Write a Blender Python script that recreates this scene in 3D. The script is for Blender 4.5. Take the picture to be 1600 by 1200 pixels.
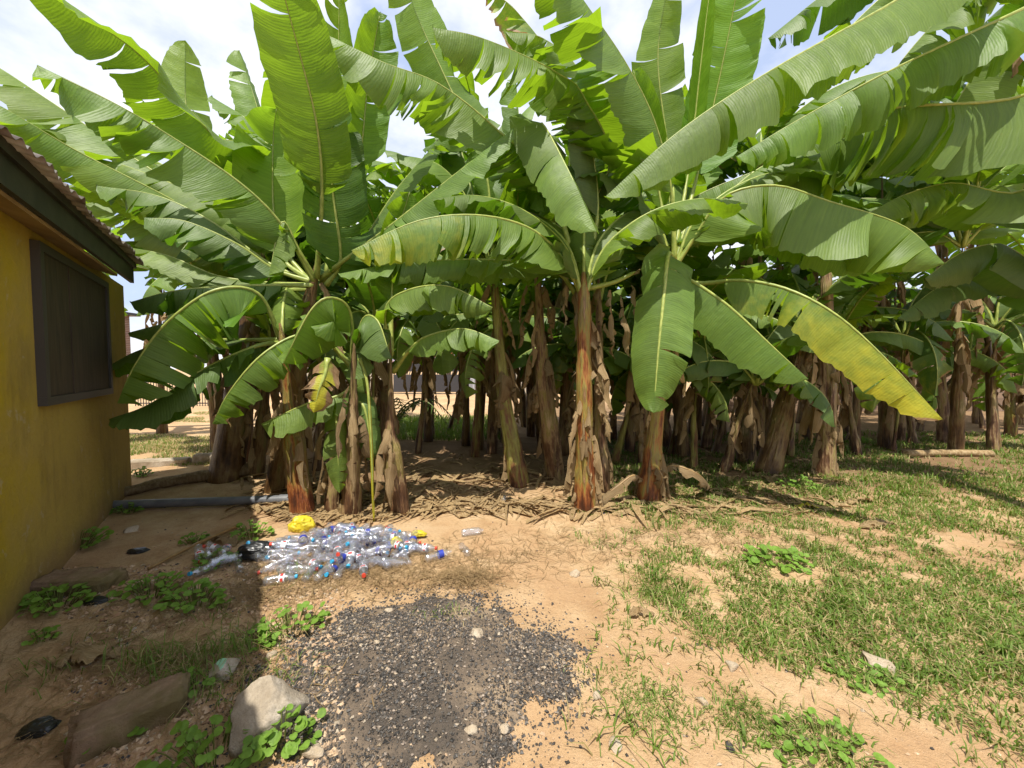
import bpy, bmesh, math, random
from mathutils import Vector as V, noise
R = math.radians
for o in list(bpy.data.objects): bpy.data.objects.remove(o)
SC = bpy.context.scene
COL = SC.collection

# ------------------------------------------------------------------ camera, sky, sun, exposure
FPX, CX, CY, CAMZ, PITCH = 600.0, 800.0, 600.0, 1.5, R(2.39)
cam_d = bpy.data.cameras.new('camera'); cam = bpy.data.objects.new('camera', cam_d); COL.objects.link(cam)
cam.location = (0, 0, CAMZ); cam.rotation_euler = (R(90) - PITCH, 0, 0)
cam_d.sensor_width = 36; cam_d.lens = 36 * FPX / 1600; cam_d.clip_end = 2000; cam_d.clip_start = .05
SC.camera = cam
SUN = V((-.12, -.447, 1)).normalized()
w = bpy.data.worlds.new('World'); SC.world = w; w.use_nodes = True
nt = w.node_tree; N = nt.nodes; Lk = nt.links
bg = N['Background']; bg.inputs['Strength'].default_value = .15
sky = N.new('ShaderNodeTexSky'); sky.sky_type = 'NISHITA'; sky.sun_disc = False
sky.sun_elevation = math.asin(SUN.z); sky.sun_rotation = math.atan2(SUN.x, SUN.y)
sky.dust_density = 2.5; sky.air_density = 1.0
tc = N.new('ShaderNodeTexCoord'); mp = N.new('ShaderNodeMapping'); mp.inputs['Scale'].default_value = (1, 1, 1.7)
mp.inputs['Location'].default_value = (.35, .1, .42)
nz = N.new('ShaderNodeTexNoise'); nz.inputs['Scale'].default_value = 2.3; nz.inputs['Detail'].default_value = 9; nz.inputs['Roughness'].default_value = .55
cr = N.new('ShaderNodeValToRGB'); cr.color_ramp.elements[0].position = .43; cr.color_ramp.elements[1].position = .6
cr.color_ramp.elements[0].color = (.05, .05, .05, 1); cr.color_ramp.elements[1].color = (1, 1, 1, 1)
mx = N.new('ShaderNodeMixRGB'); mx.inputs['Color2'].default_value = (4.7, 4.7, 4.8, 1)
hz = N.new('ShaderNodeMixRGB'); hz.inputs['Fac'].default_value = .72; hz.inputs['Color2'].default_value = (2.3, 2.75, 3.85, 1)
Lk.new(tc.outputs['Generated'], mp.inputs['Vector']); Lk.new(mp.outputs[0], nz.inputs['Vector']); Lk.new(nz.outputs['Fac'], cr.inputs[0])
Lk.new(cr.outputs[0], mx.inputs['Fac']); Lk.new(sky.outputs[0], hz.inputs['Color1']); Lk.new(hz.outputs[0], mx.inputs['Color1']); Lk.new(mx.outputs[0], bg.inputs['Color'])
sd = bpy.data.lights.new('sun', 'SUN'); sd.energy = 3.8; sd.angle = R(.5); sd.color = (1, .95, .86)
so = bpy.data.objects.new('sun', sd); COL.objects.link(so); so.rotation_euler = SUN.to_track_quat('Z', 'Y').to_euler(); so.location = (-6, -6, 15)
SC.view_settings.view_transform = 'Standard'; SC.view_settings.look = 'None'; SC.view_settings.gamma = 1
SC.view_settings.exposure = .84
SC.cycles.max_bounces = 8; SC.cycles.transparent_max_bounces = 24; SC.cycles.caustics_reflective = False; SC.cycles.caustics_refractive = False

CAM = V((0, 0, CAMZ))
FW = V((0, math.cos(PITCH), -math.sin(PITCH))); UP = V((0, math.sin(PITCH), math.cos(PITCH)))
def ray(px, py): return FW + V((1, 0, 0)) * ((px - CX) / FPX) + UP * ((CY - py) / FPX)
def at(px, py, d): return CAM + ray(px, py) * d
# ------------------------------------------------------------------ ground height
def sstep(a, b, x):
    t = max(0, min(1, (x - a) / (b - a))); return t * t * (3 - 2 * t)
MC = (-.5, 1.86)
def heap_r(x, y):
    dx, dy = x - MC[0], y - MC[1]
    a = math.atan2(dy, dx)
    return math.hypot(dx / .74, dy / .58) / (1 + .22 * noise.noise(V((math.cos(a) * 1.7, math.sin(a) * 1.7, 4))))
def tar_r(x, y): return heap_r(x, y) + .22 * noise.noise(V((x * 5, y * 5, 3))) + .14 * noise.noise(V((x * 17, y * 17, 3)))
def gh(x, y):
    h = .035 * noise.noise(V((x * .7, y * .7, 0))) + .012 * noise.noise(V((x * 3, y * 3, 5)))
    if abs(x) < 10 and y < 14: h += .005 * noise.noise(V((x * 9, y * 9, 2)))
    r = heap_r(x, y)
    if r < 1.25: h += .085 * (1 - sstep(.1, 1.25, r))
    h += .05 * sstep(4.0, 5.2, y) * (1 - sstep(8, 12, y))
    return h
def gp(px, py):
    r = ray(px, py); d = CAMZ / -r.z
    for _ in range(4):
        p = CAM + r * d; d = (CAMZ - gh(p.x, p.y)) / -r.z
    p = CAM + r * d; p.z = gh(p.x, p.y); return p

# ------------------------------------------------------------------ node material helpers
class M:
    def __init__(s, name):
        s.m = bpy.data.materials.new(name); s.m.use_nodes = True; s.t = s.m.node_tree
        s.p = s.t.nodes['Principled BSDF']; s.o = s.t.nodes['Material Output']
    def n(s, typ, ins=None, **kw):
        nd = s.t.nodes.new('ShaderNode' + typ)
        for k, v in kw.items(): setattr(nd, k, v)
        for k, v in (ins or {}).items():
            if hasattr(v, 'is_linked') : s.t.links.new(v, nd.inputs[k])
            else: nd.inputs[k].default_value = v
        return nd
    def l(s, a, b): s.t.links.new(a, b)
    def ramp(s, fac, stops):
        r = s.n('ValToRGB'); s.l(fac, r.inputs[0]); e = r.color_ramp.elements
        while len(e) < len(stops): e.new(.5)
        for i, (p, c) in enumerate(stops): e[i].position = p; e[i].color = (*c, 1) if len(c) == 3 else c
        return r.outputs[0]
    def mix(s, f, a, b, mode='MIX'):
        n = s.n('MixRGB', blend_type=mode)
        for k, v in (('Fac', f), ('Color1', a), ('Color2', b)):
            if hasattr(v, 'is_linked'): s.l(v, n.inputs[k])
            else: n.inputs[k].default_value = v if not isinstance(v, tuple) or len(v) == 4 else (*v, 1)
        return n.outputs[0]
    def noise(s, vec, scale, detail=4, rough=.55, w=None):
        n = s.n('TexNoise', {'Scale': scale, 'Detail': detail, 'Roughness': rough})
        if vec is not None: s.l(vec, n.inputs['Vector'])
        return n.outputs['Fac']
    def math(s, op, a, b=0):
        n = s.n('Math', operation=op)
        for i, v in enumerate((a, b)):
            if hasattr(v, 'is_linked'): s.l(v, n.inputs[i])
            else: n.inputs[i].default_value = v
        return n.outputs[0]
    def mapv(s, vec, sc=(1, 1, 1), loc=None):
        n = s.n('Mapping'); s.l(vec, n.inputs['Vector']); n.inputs['Scale'].default_value = sc
        if loc is not None: s.l(loc, n.inputs['Location'])
        return n.outputs[0]
    def bump(s, h, dist=.01, st=.5):
        b = s.n('Bump', {'Height': h, 'Distance': dist, 'Strength': st}); s.l(b.outputs[0], s.p.inputs['Normal']); return b.outputs[0]
    def set(s, **kw):
        for k, v in kw.items():
            k = {'color': 'Base Color', 'rough': 'Roughness', 'spec': 'Specular IOR Level', 'metal': 'Metallic'}[k]
            if hasattr(v, 'is_linked'): s.l(v, s.p.inputs[k])
            else: s.p.inputs[k].default_value = (*v, 1) if isinstance(v, tuple) and len(v) == 3 else v
        return s
def obc(m): return m.n('TexCoord').outputs['Object']

def leaf_mat(name, cols, trans, tmix=.36, rough=.5):
    m = M(name)
    uv = m.n('TexCoord').outputs['UV']; oi = m.n('ObjectInfo').outputs['Random']
    geo = m.n('NewGeometry'); at_ = m.n('Attribute', attribute_name='wear_shade'); sp = m.n('SeparateColor'); m.l(at_.outputs['Color'], sp.inputs[0])
    off = m.n('CombineXYZ', {'X': m.math('MULTIPLY', oi, 37.0)}).outputs[0]
    st = m.noise(m.mapv(uv, (45, 1.2, 1), off), 1, 3, .6)                 # vein streaks across the blade
    big = m.noise(m.mapv(uv, (3, 1.5, 1), off), 1.4, 3)
    fac = m.math('ADD', m.math('MULTIPLY', st, .55), m.math('MULTIPLY', big, .45))
    c = m.ramp(fac, [(.3, cols[0]), (.5, cols[1]), (.72, cols[2])])
    hs = m.n('HueSaturation', {'Color': c}); m.l(m.math('ADD', m.math('MULTIPLY', oi, .03), .485), hs.inputs['Hue'])
    m.l(m.math('ADD', m.math('MULTIPLY', sp.outputs[2], .45), .76), hs.inputs['Value']); c = hs.outputs[0]
    c = m.mix(m.math('MULTIPLY', geo.outputs['Backfacing'], .35), c, (.21, .27, .09))
    blot = m.noise(m.mapv(uv, (5, 2.2, 1), off), 1.3, 7, .6)
    spots = m.ramp(m.noise(m.mapv(uv, (60, 14, 1), off), 1.0, 2), [(.68, (0, 0, 0)), (.74, (1, 1, 1))])
    yf = m.ramp(m.math('ADD', sp.outputs[0], m.math('MULTIPLY', m.math('SUBTRACT', blot, .5), .55)), [(.35, (0, 0, 0)), (.75, (1, 1, 1))])
    c = m.mix(yf, c, (.60, .56, .05))
    c = m.mix(m.math('MULTIPLY', spots, .35), c, (.24, .2, .06))
    df = m.ramp(m.math('ADD', sp.outputs[1], m.math('MULTIPLY', m.math('SUBTRACT', blot, .5), .5)), [(.42, (0, 0, 0)), (.55, (1, 1, 1))])
    c = m.mix(df, c, m.mix(st, (.2, .1, .035), (.52, .36, .2)))
    m.set(color=c, rough=rough, spec=.4)
    wob = m.noise(m.mapv(uv, (22, 2.5, 1), off), 1, 2, .5)
    wv = m.math('SINE', m.math('ADD', m.math('MULTIPLY', m.n('SeparateXYZ', {'Vector': uv}).outputs[0], 300.0), m.math('MULTIPLY', wob, 5.0)))
    h = m.math('ADD', m.math('ADD', m.math('MULTIPLY', wv, .10), m.math('MULTIPLY', st, .6)), m.math('MULTIPLY', m.noise(m.mapv(uv, (14, 3, 1), off), 1, 2), 1.6))
    nb = m.bump(h, .009, .42)
    tcol = m.mix(df, m.mix(yf, m.mix(st, tuple(x * .6 for x in trans), trans), (.85, .74, .07)), (.3, .17, .06))
    tr = m.n('BsdfTranslucent'); m.l(tcol, tr.inputs['Color']); m.l(nb, tr.inputs['Normal'])
    ms = m.n('MixShader', {'Fac': tmix}); m.l(m.p.outputs[0], ms.inputs[1]); m.l(tr.outputs[0], ms.inputs[2]); m.l(ms.outputs[0], m.o.inputs['Surface'])
    return m.m
MAT = {}
MAT['leaf'] = leaf_mat('banana_leaf', [(.055, .118, .008), (.105, .20, .013), (.19, .30, .032)], (.40, .64, .02), .42)
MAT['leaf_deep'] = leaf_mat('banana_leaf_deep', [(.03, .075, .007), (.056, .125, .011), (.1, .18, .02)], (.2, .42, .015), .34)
MAT['leaf_young'] = leaf_mat('banana_leaf_young', [(.08, .17, .01), (.13, .245, .015), (.19, .32, .035)], (.42, .70, .03), .46)
def dry_mat(name, stops):
    m = M(name); uv = m.n('TexCoord').outputs['UV']; oi = m.n('ObjectInfo').outputs['Random']
    off = m.n('CombineXYZ', {'X': m.math('MULTIPLY', oi, 37.0)}).outputs[0]
    st = m.noise(m.mapv(uv, (5, 26, 1), off), 1, 4, .65)
    c = m.ramp(st, stops)
    hs = m.n('HueSaturation', {'Color': c}); m.l(m.math('ADD', m.math('MULTIPLY', oi, .6), .65), hs.inputs['Value'])
    m.set(color=hs.outputs[0], rough=.75, spec=.2); nb = m.bump(st, .012, .8)
    tr = m.n('BsdfTranslucent', {'Color': (.35, .22, .1, 1)}); ms = m.n('MixShader', {'Fac': .22})
    m.l(m.p.outputs[0], ms.inputs[1]); m.l(tr.outputs[0], ms.inputs[2]); m.l(ms.outputs[0], m.o.inputs['Surface']); return m.m
MAT['dry'] = dry_mat('dry_banana_leaf', [(.25, (.12, .068, .028)), (.5, (.34, .235, .115)), (.75, (.58, .45, .27))])
MAT['straw'] = dry_mat('dry_straw', [(.25, (.22, .13, .055)), (.5, (.42, .29, .14)), (.75, (.58, .44, .25))])
def rib_mat(name, a, b):
    m = M(name); uv = m.n('TexCoord').outputs['UV']; c = m.ramp(m.noise(m.mapv(uv, (2, 6, 1)), 2.5), [(.35, a), (.65, b)])
    m.set(color=c, rough=.4, spec=.4); return m.m
MAT['rib'] = rib_mat('banana_midrib', (.2, .26, .05), (.38, .42, .1))
MAT['rib_dark'] = rib_mat('banana_midrib_dark', (.08, .12, .025), (.17, .2, .05))
MAT['rib_brown'] = rib_mat('banana_midrib_brown', (.2, .11, .04), (.36, .24, .1))
def stem_mat(name, stops, gloss=.45):
    m = M(name); uv = m.n('TexCoord').outputs['UV']; oi = m.n('ObjectInfo').outputs['Random']
    off = m.n('CombineXYZ', {'X': m.math('MULTIPLY', oi, 53.0), 'Y': m.math('MULTIPLY', oi, 17.0)}).outputs[0]
    a = m.noise(m.mapv(uv, (5, 2.4, 1), off), 1.0, 5, .62); b = m.noise(m.mapv(uv, (26, 2.5, 1), off), 1.0, 4, .6)
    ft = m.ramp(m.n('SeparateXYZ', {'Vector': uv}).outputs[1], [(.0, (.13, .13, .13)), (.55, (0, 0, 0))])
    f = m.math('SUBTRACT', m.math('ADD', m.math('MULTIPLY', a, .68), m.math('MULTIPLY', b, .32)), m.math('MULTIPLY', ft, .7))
    c = m.ramp(f, stops)
    m.set(color=c, rough=gloss, spec=.35); m.bump(m.math('ADD', b, a), .03, .9); return m.m
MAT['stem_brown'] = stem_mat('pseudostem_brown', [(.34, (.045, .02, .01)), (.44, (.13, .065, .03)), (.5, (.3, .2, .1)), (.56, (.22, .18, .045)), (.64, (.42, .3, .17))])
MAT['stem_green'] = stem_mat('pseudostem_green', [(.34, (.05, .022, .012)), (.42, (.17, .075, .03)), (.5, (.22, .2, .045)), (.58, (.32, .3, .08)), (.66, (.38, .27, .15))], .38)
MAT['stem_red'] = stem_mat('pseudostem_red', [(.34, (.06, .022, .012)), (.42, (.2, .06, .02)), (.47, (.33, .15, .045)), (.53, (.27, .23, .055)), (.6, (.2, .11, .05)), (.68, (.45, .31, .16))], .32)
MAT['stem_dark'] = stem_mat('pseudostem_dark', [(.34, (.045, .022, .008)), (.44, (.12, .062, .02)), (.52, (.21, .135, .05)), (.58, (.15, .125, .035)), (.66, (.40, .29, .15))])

# ------------------------------------------------------------------ object helpers
def link(name, me, parent=None, loc=(0, 0, 0)):
    o = bpy.data.objects.new(name, me); COL.objects.link(o); o.location = loc
    if parent: o.parent = parent
    return o
def mesh(name, vs, fs, mats, parent=None, loc=(0, 0, 0), uv=None, wear_shade=None, smooth=True, mi=None, origin=None):
    if origin is not None:
        ox, oy, oz = origin; vs = [(a - ox, b - oy, c - oz) for a, b, c in vs]
    me = bpy.data.meshes.new(name); me.from_pydata([tuple(v) for v in vs], [], fs)
    for m in (mats if isinstance(mats, (list, tuple)) else [mats]): me.materials.append(m)
    if mi: me.polygons.foreach_set('material_index', mi)
    if smooth: me.polygons.foreach_set('use_smooth', [True] * len(me.polygons))
    if uv:
        ul = me.uv_layers.new(name='UVMap'); li = [0] * len(me.loops); me.loops.foreach_get('vertex_index', li)
        ul.data.foreach_set('uv', [c for i in li for c in uv[i]])
    if wear_shade:
        a = me.attributes.new('wear_shade', 'FLOAT_COLOR', 'POINT'); a.data.foreach_set('color', [c for x in wear_shade for c in (*x, 1)])
    me.update(); return link(name, me, parent, loc)
def tag(o, label, cat, group=None, kind=None):
    if label: o['label'] = label
    if cat: o['category'] = cat
    if group: o['group'] = group
    if kind: o['kind'] = kind
    return o
def empty(name, loc, label, cat, group=None, rot=(0, 0, 0)):
    o = bpy.data.objects.new(name, None); COL.objects.link(o); o.location = loc; o.rotation_euler = rot; o.empty_display_size = .1
    return tag(o, label, cat, group)
def catmull(P, n):
    P = [V(p) for p in P]; Q = [P[0] * 2 - P[1]] + P + [P[-1] * 2 - P[-2]]; dense = []
    for i in range(1, len(Q) - 2):
        a, b, c, d = Q[i - 1:i + 3]
        for k in range(16):
            t = k / 16; dense.append(.5 * ((2 * b) + (c - a) * t + (2 * a - 5 * b + 4 * c - d) * t * t + (3 * b - a - 3 * c + d) * t ** 3))
    dense.append(P[-1])
    acc = [0]
    for i in range(1, len(dense)): acc.append(acc[-1] + (dense[i] - dense[i - 1]).length)
    out = []; j = 0; L = acc[-1]
    for k in range(n + 1):
        s = L * k / n
        while j < len(acc) - 2 and acc[j + 1] < s: j += 1
        f = (s - acc[j]) / max(1e-9, acc[j + 1] - acc[j]); out.append(dense[j].lerp(dense[j + 1], f))
    return out, L
class Geo:                      # collects shapes that become ONE mesh
    def __init__(s): s.v = []; s.f = []; s.uv = []; s.mi = []
    def add(s, vs, fs, uv=None, mi=0):
        b = len(s.v); s.v += [tuple(v) for v in vs]; s.f += [tuple(i + b for i in f) for f in fs]; s.uv += uv or [(v[0], v[1]) for v in vs]; s.mi += [mi] * len(fs)
    def tube(s, P, rad, seg=8, mi=0, cap=True):
        P = [V(p) for p in P]; n = len(P); vs = []; fs = []; uv = []; L = 0
        T0 = (P[1] - P[0]).normalized(); a = T0.orthogonal().normalized()
        for i, p in enumerate(P):
            T = (P[min(i + 1, n - 1)] - P[max(i - 1, 0)]).normalized(); a = (a - T * a.dot(T)).normalized(); b = T.cross(a)
            r = rad(i / (n - 1), 0) if callable(rad) else rad
            if i: L += (P[i] - P[i - 1]).length
            for k in range(seg + 1):
                an = 2 * math.pi * k / seg; rr = rad(i / (n - 1), an) if callable(rad) else r
                vs.append(p + (a * math.cos(an) + b * math.sin(an)) * rr); uv.append((k / seg, L))
        for i in range(n - 1):
            for k in range(seg):
                q = i * (seg + 1) + k; fs.append((q, q + 1, q + seg + 2, q + seg + 1))
        if cap: fs.append(tuple(reversed(range(seg)))); fs.append(tuple((n - 1) * (seg + 1) + k for k in range(seg)))
        s.add(vs, fs, uv, mi)
    def box(s, c, sx, sy, sz, rot=0, mi=0, ax=None):
        c = V(c); X, Y, Z = ax or (V((math.cos(rot), math.sin(rot), 0)), V((-math.sin(rot), math.cos(rot), 0)), V((0, 0, 1)))
        vs = [c + X * sx * i / 2 + Y * sy * j / 2 + Z * sz * k / 2 for i in (-1, 1) for j in (-1, 1) for k in (-1, 1)]
        s.add(vs, [(0, 1, 3, 2), (4, 6, 7, 5), (0, 4, 5, 1), (2, 3, 7, 6), (0, 2, 6, 4), (1, 5, 7, 3)], None, mi)
    def build(s, name, mats, parent=None, loc=(0, 0, 0), smooth=True, origin=None):
        return mesh(name, s.v, s.f, mats, parent, loc, uv=s.uv, smooth=smooth, mi=s.mi, origin=origin)

# ------------------------------------------------------------------ banana leaves
def make_leaf(plant, P, hw, hint=(0, 0, 1), fold=(.9, .9), tears=5, seed=0, mat='leaf', dry=.38, yel=0., pf=.12, droop=.5, rag=.04,
              m=4, step=.05, rib='rib', ribr=.017, lean=.32, label=None, drop=0., tipdry=.0, name='leaf', crinkle=.0):
    rnd = random.Random(seed * 7919 + 13); org = plant.location if plant else V((0, 0, 0))
    tot = sum((V(P[i + 1]) - V(P[i])).length for i in range(len(P) - 1))
    tears = int(tears * 1.3) if tears > 1 else tears; n = max(10, int(tot / step)); C, L = catmull(P, n); hint = V(hint).normalized()
    T = [(C[min(i + 1, n)] - C[max(i - 1, 0)]).normalized() for i in range(n + 1)]
    Nn = []
    for i in range(n + 1):
        q = hint - T[i] * hint.dot(T[i])
        if q.length < .25 and Nn: q = q + Nn[-1] - T[i] * Nn[-1].dot(T[i])
        Nn.append(q.normalized())
    for _ in range(3): Nn = [(Nn[max(i - 1, 0)] + Nn[i] + Nn[min(i + 1, n)]).normalized() for i in range(n + 1)]
    i0 = int(n * pf); vs = []; fs = []; uv = []; wear_shade = []
    def prof(t):
        a = min(1, t / .09 + .12) ** .6; b = 1 if t < .5 else max(0, 1 - ((t - .5) / .5) ** 2.5) ** .62
        return a * b
    ph = rnd.random() * 10
    for sd in (-1, 1):
        cuts = sorted({i0, n} | {rnd.randint(i0 + 2, n - 2) for _ in range(tears)}) if tears else [i0, n]
        f0 = fold[0] if sd < 0 else fold[1]
        for a, b in zip(cuts[:-1], cuts[1:]):
            if b - a < 1: continue
            if drop and rnd.random() < drop: continue
            da = rnd.uniform(-.3, .34) if tears > 1 else rnd.uniform(-.05, .05); da += .7 * (tears > 4 and rnd.random() < .1); sh = 1 - rnd.random() ** 2 * rag * 3.5; tone = rnd.random(); gap = rnd.uniform(.05, .7); tw = rnd.uniform(-.5, .6) if b - a < 14 else rnd.uniform(-.25, .3)
            base = len(vs); cnt = b - a + 1
            for i in range(a, b + 1):
                t = (i - i0) / max(1, n - i0); ww = hw * prof(t) * sh * (1 + rag * (1.6 * noise.noise(V((i * .35, sd * 7, seed))) + (rnd.uniform(-.5, .5) if rag > .1 or dry > .5 else 0)))
                S = T[i].cross(Nn[i]) * sd; pos = C[i].copy(); e = (i - a) / (cnt - 1)
                edge = (gap * step * (1 if i == a and a != i0 else (-1 if i == b and b != n else 0)))
                dr = dry * (.6 + .8 * abs(noise.noise(V((t * 9 + ph, sd * 3, seed))))) + tipdry * sstep(.86, 1, t)
                for j in range(m + 1):
                    r = j / m
                    if j:
                        phi = f0 + droop * (r - .5 / m) + da * r + tw * (e - .5) * r * 2
                        pos = pos + (S * math.cos(phi) - Nn[i] * math.sin(phi)) * (ww / m)
                    q = pos + T[i] * (lean * r * r * ww + edge * r) + Nn[i] * (.0085 * r * (1 if i % 2 else -1) * (.4 + tone) * (1 if m > 3 else 0) + .045 * r * noise.noise(V((i * step * 7 + ph, r * .8, sd))) + .02 * r * noise.noise(V((i * step * 19 + ph, r * 1.5, sd + 5))) + crinkle * r * noise.noise(V((i * .9, r * 3, seed))))
                    vs.append(q - org); uv.append((i * step + lean * r * -.0, r)); wear_shade.append((yel * (.5 + .75 * t + .25 * r), dr * r ** 3 + (dr * .3 if dr > 1 else 0) + tipdry * sstep(.9, 1, t), tone))
            for i in range(cnt - 1):
                for j in range(m):
                    p = base + i * (m + 1) + j; q = p + m + 1
                    fs.append((p, q, q + 1, p + 1) if sd > 0 else (p, p + 1, q + 1, q))
    lf = mesh(name, vs, fs, MAT[mat], plant, uv=uv, wear_shade=wear_shade)
    if label: lf['label'] = label
    if rib:
        g = Geo(); k = max(1, n // 26); pts = [C[i] - Nn[i] * .006 for i in range(0, n + 1, k)]
        if len(pts) > 3:
            g.tube([p - org for p in pts], lambda t, a: ribr * (1.25 - 1.1 * t) if t > pf else ribr * (1.9 - .75 * t / max(pf, .01)), 7)
            g.build('midrib', MAT[rib], lf)
    return lf
def H(plant, pts, hw, **k): return make_leaf(plant, [at(*p) for p in pts], hw, **k)
def face(p, s=1, up=.25): q = (CAM - V(p)).normalized() * s; q.z += up; return q
def dry_strip(plant, p, d, length, hw, seed, mat='dry', sway=.05, name='dry_leaf', curl=.5, out=.16):
    r = random.Random(seed); p = V(p); d = V(d); pts = [p]
    k = 5
    for i in range(1, k + 1):
        t = i / k
        pts.append(p + d * (out + .1 * t) * length * min(1, t * 2) + V((r.uniform(-1, 1) * sway * .4, r.uniform(-1, 1) * sway * .4, -length * t * .95 + .08 * length * (1 - t))))
    return make_leaf(plant, pts, hw, hint=d + V((0, 0, .2)), fold=(curl, curl), tears=3, seed=seed, mat=mat, pf=0, droop=1.0, rag=.25, m=3, step=length / 16, rib=None, crinkle=.014, name=name)

def pseudostem(plant, pts, r0, r1, mat, seed):
    org = plant.location; rnd = random.Random(seed)
    C, L = catmull(pts, max(12, int(sum((V(pts[i + 1]) - V(pts[i])).length for i in range(len(pts) - 1)) / .06)))
    steps = sorted(rnd.random() for _ in range(7)); ph = rnd.random() * 9
    def rad(t, a):
        r = r0 + (r1 - r0) * t ** .8 + .05 * r0 * max(0, 1 - t * 9)
        for k, s in enumerate(steps):                      # sheaths wrap each other: a rim ends obliquely on each side
            ss = s + .06 * math.sin(a + k * 2.4); r -= .0065 * sstep(ss - .004, ss + .012, t) - .0055 * sstep(ss - .35, ss - .01, t) * (t < ss)
        r *= 1 - .6 * sstep(.9, 1, t)
        return r * (1 + .05 * math.sin(a * 3 + ph + t * 1.5) + .05 * noise.noise(V((math.cos(a) * 2, math.sin(a) * 2, t * 6 + ph))))
    g = Geo(); g.tube([c - org for c in C], rad, 18); g.build('pseudostem', MAT[mat], plant)
    return C

def banana(basepx, crownpx, label, r0=.14, r1=.085, mat='stem_brown', seed=0, skirts=6, group=None, base=None, lean=0, skirt_len=.7, flaps=5):
    b = V(base) if base is not None else gp(*basepx); b.z = gh(b.x, b.y) - .06
    c = at(*crownpx) if len(crownpx) == 3 else at(crownpx[0], crownpx[1], b.y)
    e = empty('banana_plant', b, label, 'banana plant', group)
    mid = b.lerp(c, .5) + V((lean, 0, 0))
    C = pseudostem(e, [b, b.lerp(c, .25) + V((lean * .6, 0, 0)), mid, c, c + (c - mid).normalized() * .15], r0, r1, mat, seed)
    rnd = random.Random(seed + 5)
    for k in range(skirts):                                # dead leaves hanging round the stem
        t = rnd.uniform(.45, .98); a = rnd.uniform(0, 2 * math.pi); p = C[int(t * (len(C) - 3))]; d = V((math.cos(a), math.sin(a), 0)); rr = r0 + (r1 - r0) * t
        ln = min(skirt_len * rnd.uniform(.6, 1.25), (p.z - b.z) * .95)
        dry_strip(e, p + d * rr * .95, d, ln, rnd.uniform(.05, .13), seed * 31 + k)
    for k in range(flaps):                                 # short papery sheath ends clinging lower down
        t = rnd.uniform(.06, .55); a = rnd.uniform(0, 2 * math.pi); p = C[int(t * (len(C) - 3))]; d = V((math.cos(a), math.sin(a), 0)); rr = r0 + (r1 - r0) * t
        ln = min(rnd.uniform(.2, .7), max(.12, (p.z - b.z)))
        dry_strip(e, p + d * rr * .98, d, ln, rnd.uniform(.05, .12), seed * 57 + k, sway=.03, name='sheath_end', out=rnd.uniform(.0, .1), curl=.75)
    e['_'] = 0; del e['_']
    return e, c
def autoleaf(e, c, az, el, L, hw, seed, arch=1., mat='leaf', **k):
    d = V((math.cos(az), math.sin(az), 0)); P = [c - V((0, 0, .12)), c + (d * math.cos(el) + V((0, 0, math.sin(el)))) * L * .2]
    p = P[-1].copy(); a = el
    for i in range(4):
        a -= arch * .33; p = p + (d * math.cos(a) + V((0, 0, math.sin(a)))) * L * .2; P.append(p)
    up = V((0, 0, 1)) * math.cos(el) - d * math.sin(el) * .8 if el > .9 else V((0, 0, 1))
    k.setdefault('fold', (.45, .45)); k.setdefault('droop', .55)
    return make_leaf(e, P, hw, hint=up, seed=seed, mat=mat, **k)
def autoplant(x, y, hc, label, seed, n=8, L=2.2, group='banana plants at the back of the grove', mat='stem_dark', r0=.13, azr=None, hw=.3, skirts=4, up=.75, leafm=None, step=.09, m=3):
    b = V((x, y, gh(x, y) - .03)); rnd = random.Random(seed); c = V((x + rnd.uniform(-.15, .15), y + rnd.uniform(-.15, .15), hc))
    c.x += rnd.uniform(-.3, .3); r0 *= rnd.uniform(.6, .95)
    e = empty('banana_plant', b, label, 'banana plant', group)
    C = pseudostem(e, [b, b.lerp(c, .5) + V((rnd.uniform(-.06, .06), 0, 0)), c], r0, r0 * .6, mat, seed)
    for k in range(skirts):
        t = rnd.uniform(.5, .95); a = rnd.uniform(0, 6.28); p = C[int(t * (len(C) - 2))]; d = V((math.cos(a), math.sin(a), 0))
        dry_strip(e, p + d * r0 * .7, d, min(1.2, p.z * .7) * rnd.uniform(.6, 1.1), rnd.uniform(.07, .16), seed * 31 + k)
    for k in range(n):
        az = azr[k % len(azr)] + rnd.uniform(-.2, .2) if azr else k * 2.4 + rnd.uniform(-.3, .3)
        t = k / max(1, n - 1); el = 1.35 - t * up + rnd.uniform(-.12, .12) if k else 1.45
        mt = leafm or ('leaf_young' if k == 0 else rnd.choice(['leaf', 'leaf', 'leaf_deep']))
        autoleaf(e, c, az, el, L * rnd.uniform(.8, 1.1) * (.8 if k == 0 else 1), hw * rnd.uniform(.8, 1.15), seed * 101 + k, arch=.55 + t * .6 + rnd.uniform(-.1, .2), mat=mt,
                 tears=rnd.choice([3, 6, 9, 14]), dry=rnd.choice([0, 0, .5, .8]) * t, yel=rnd.choice([0, 0, .1, .3]) * t, step=step, m=m, fold=(rnd.uniform(.2, .8),) * 2, rib='rib')
    return e, c

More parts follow.
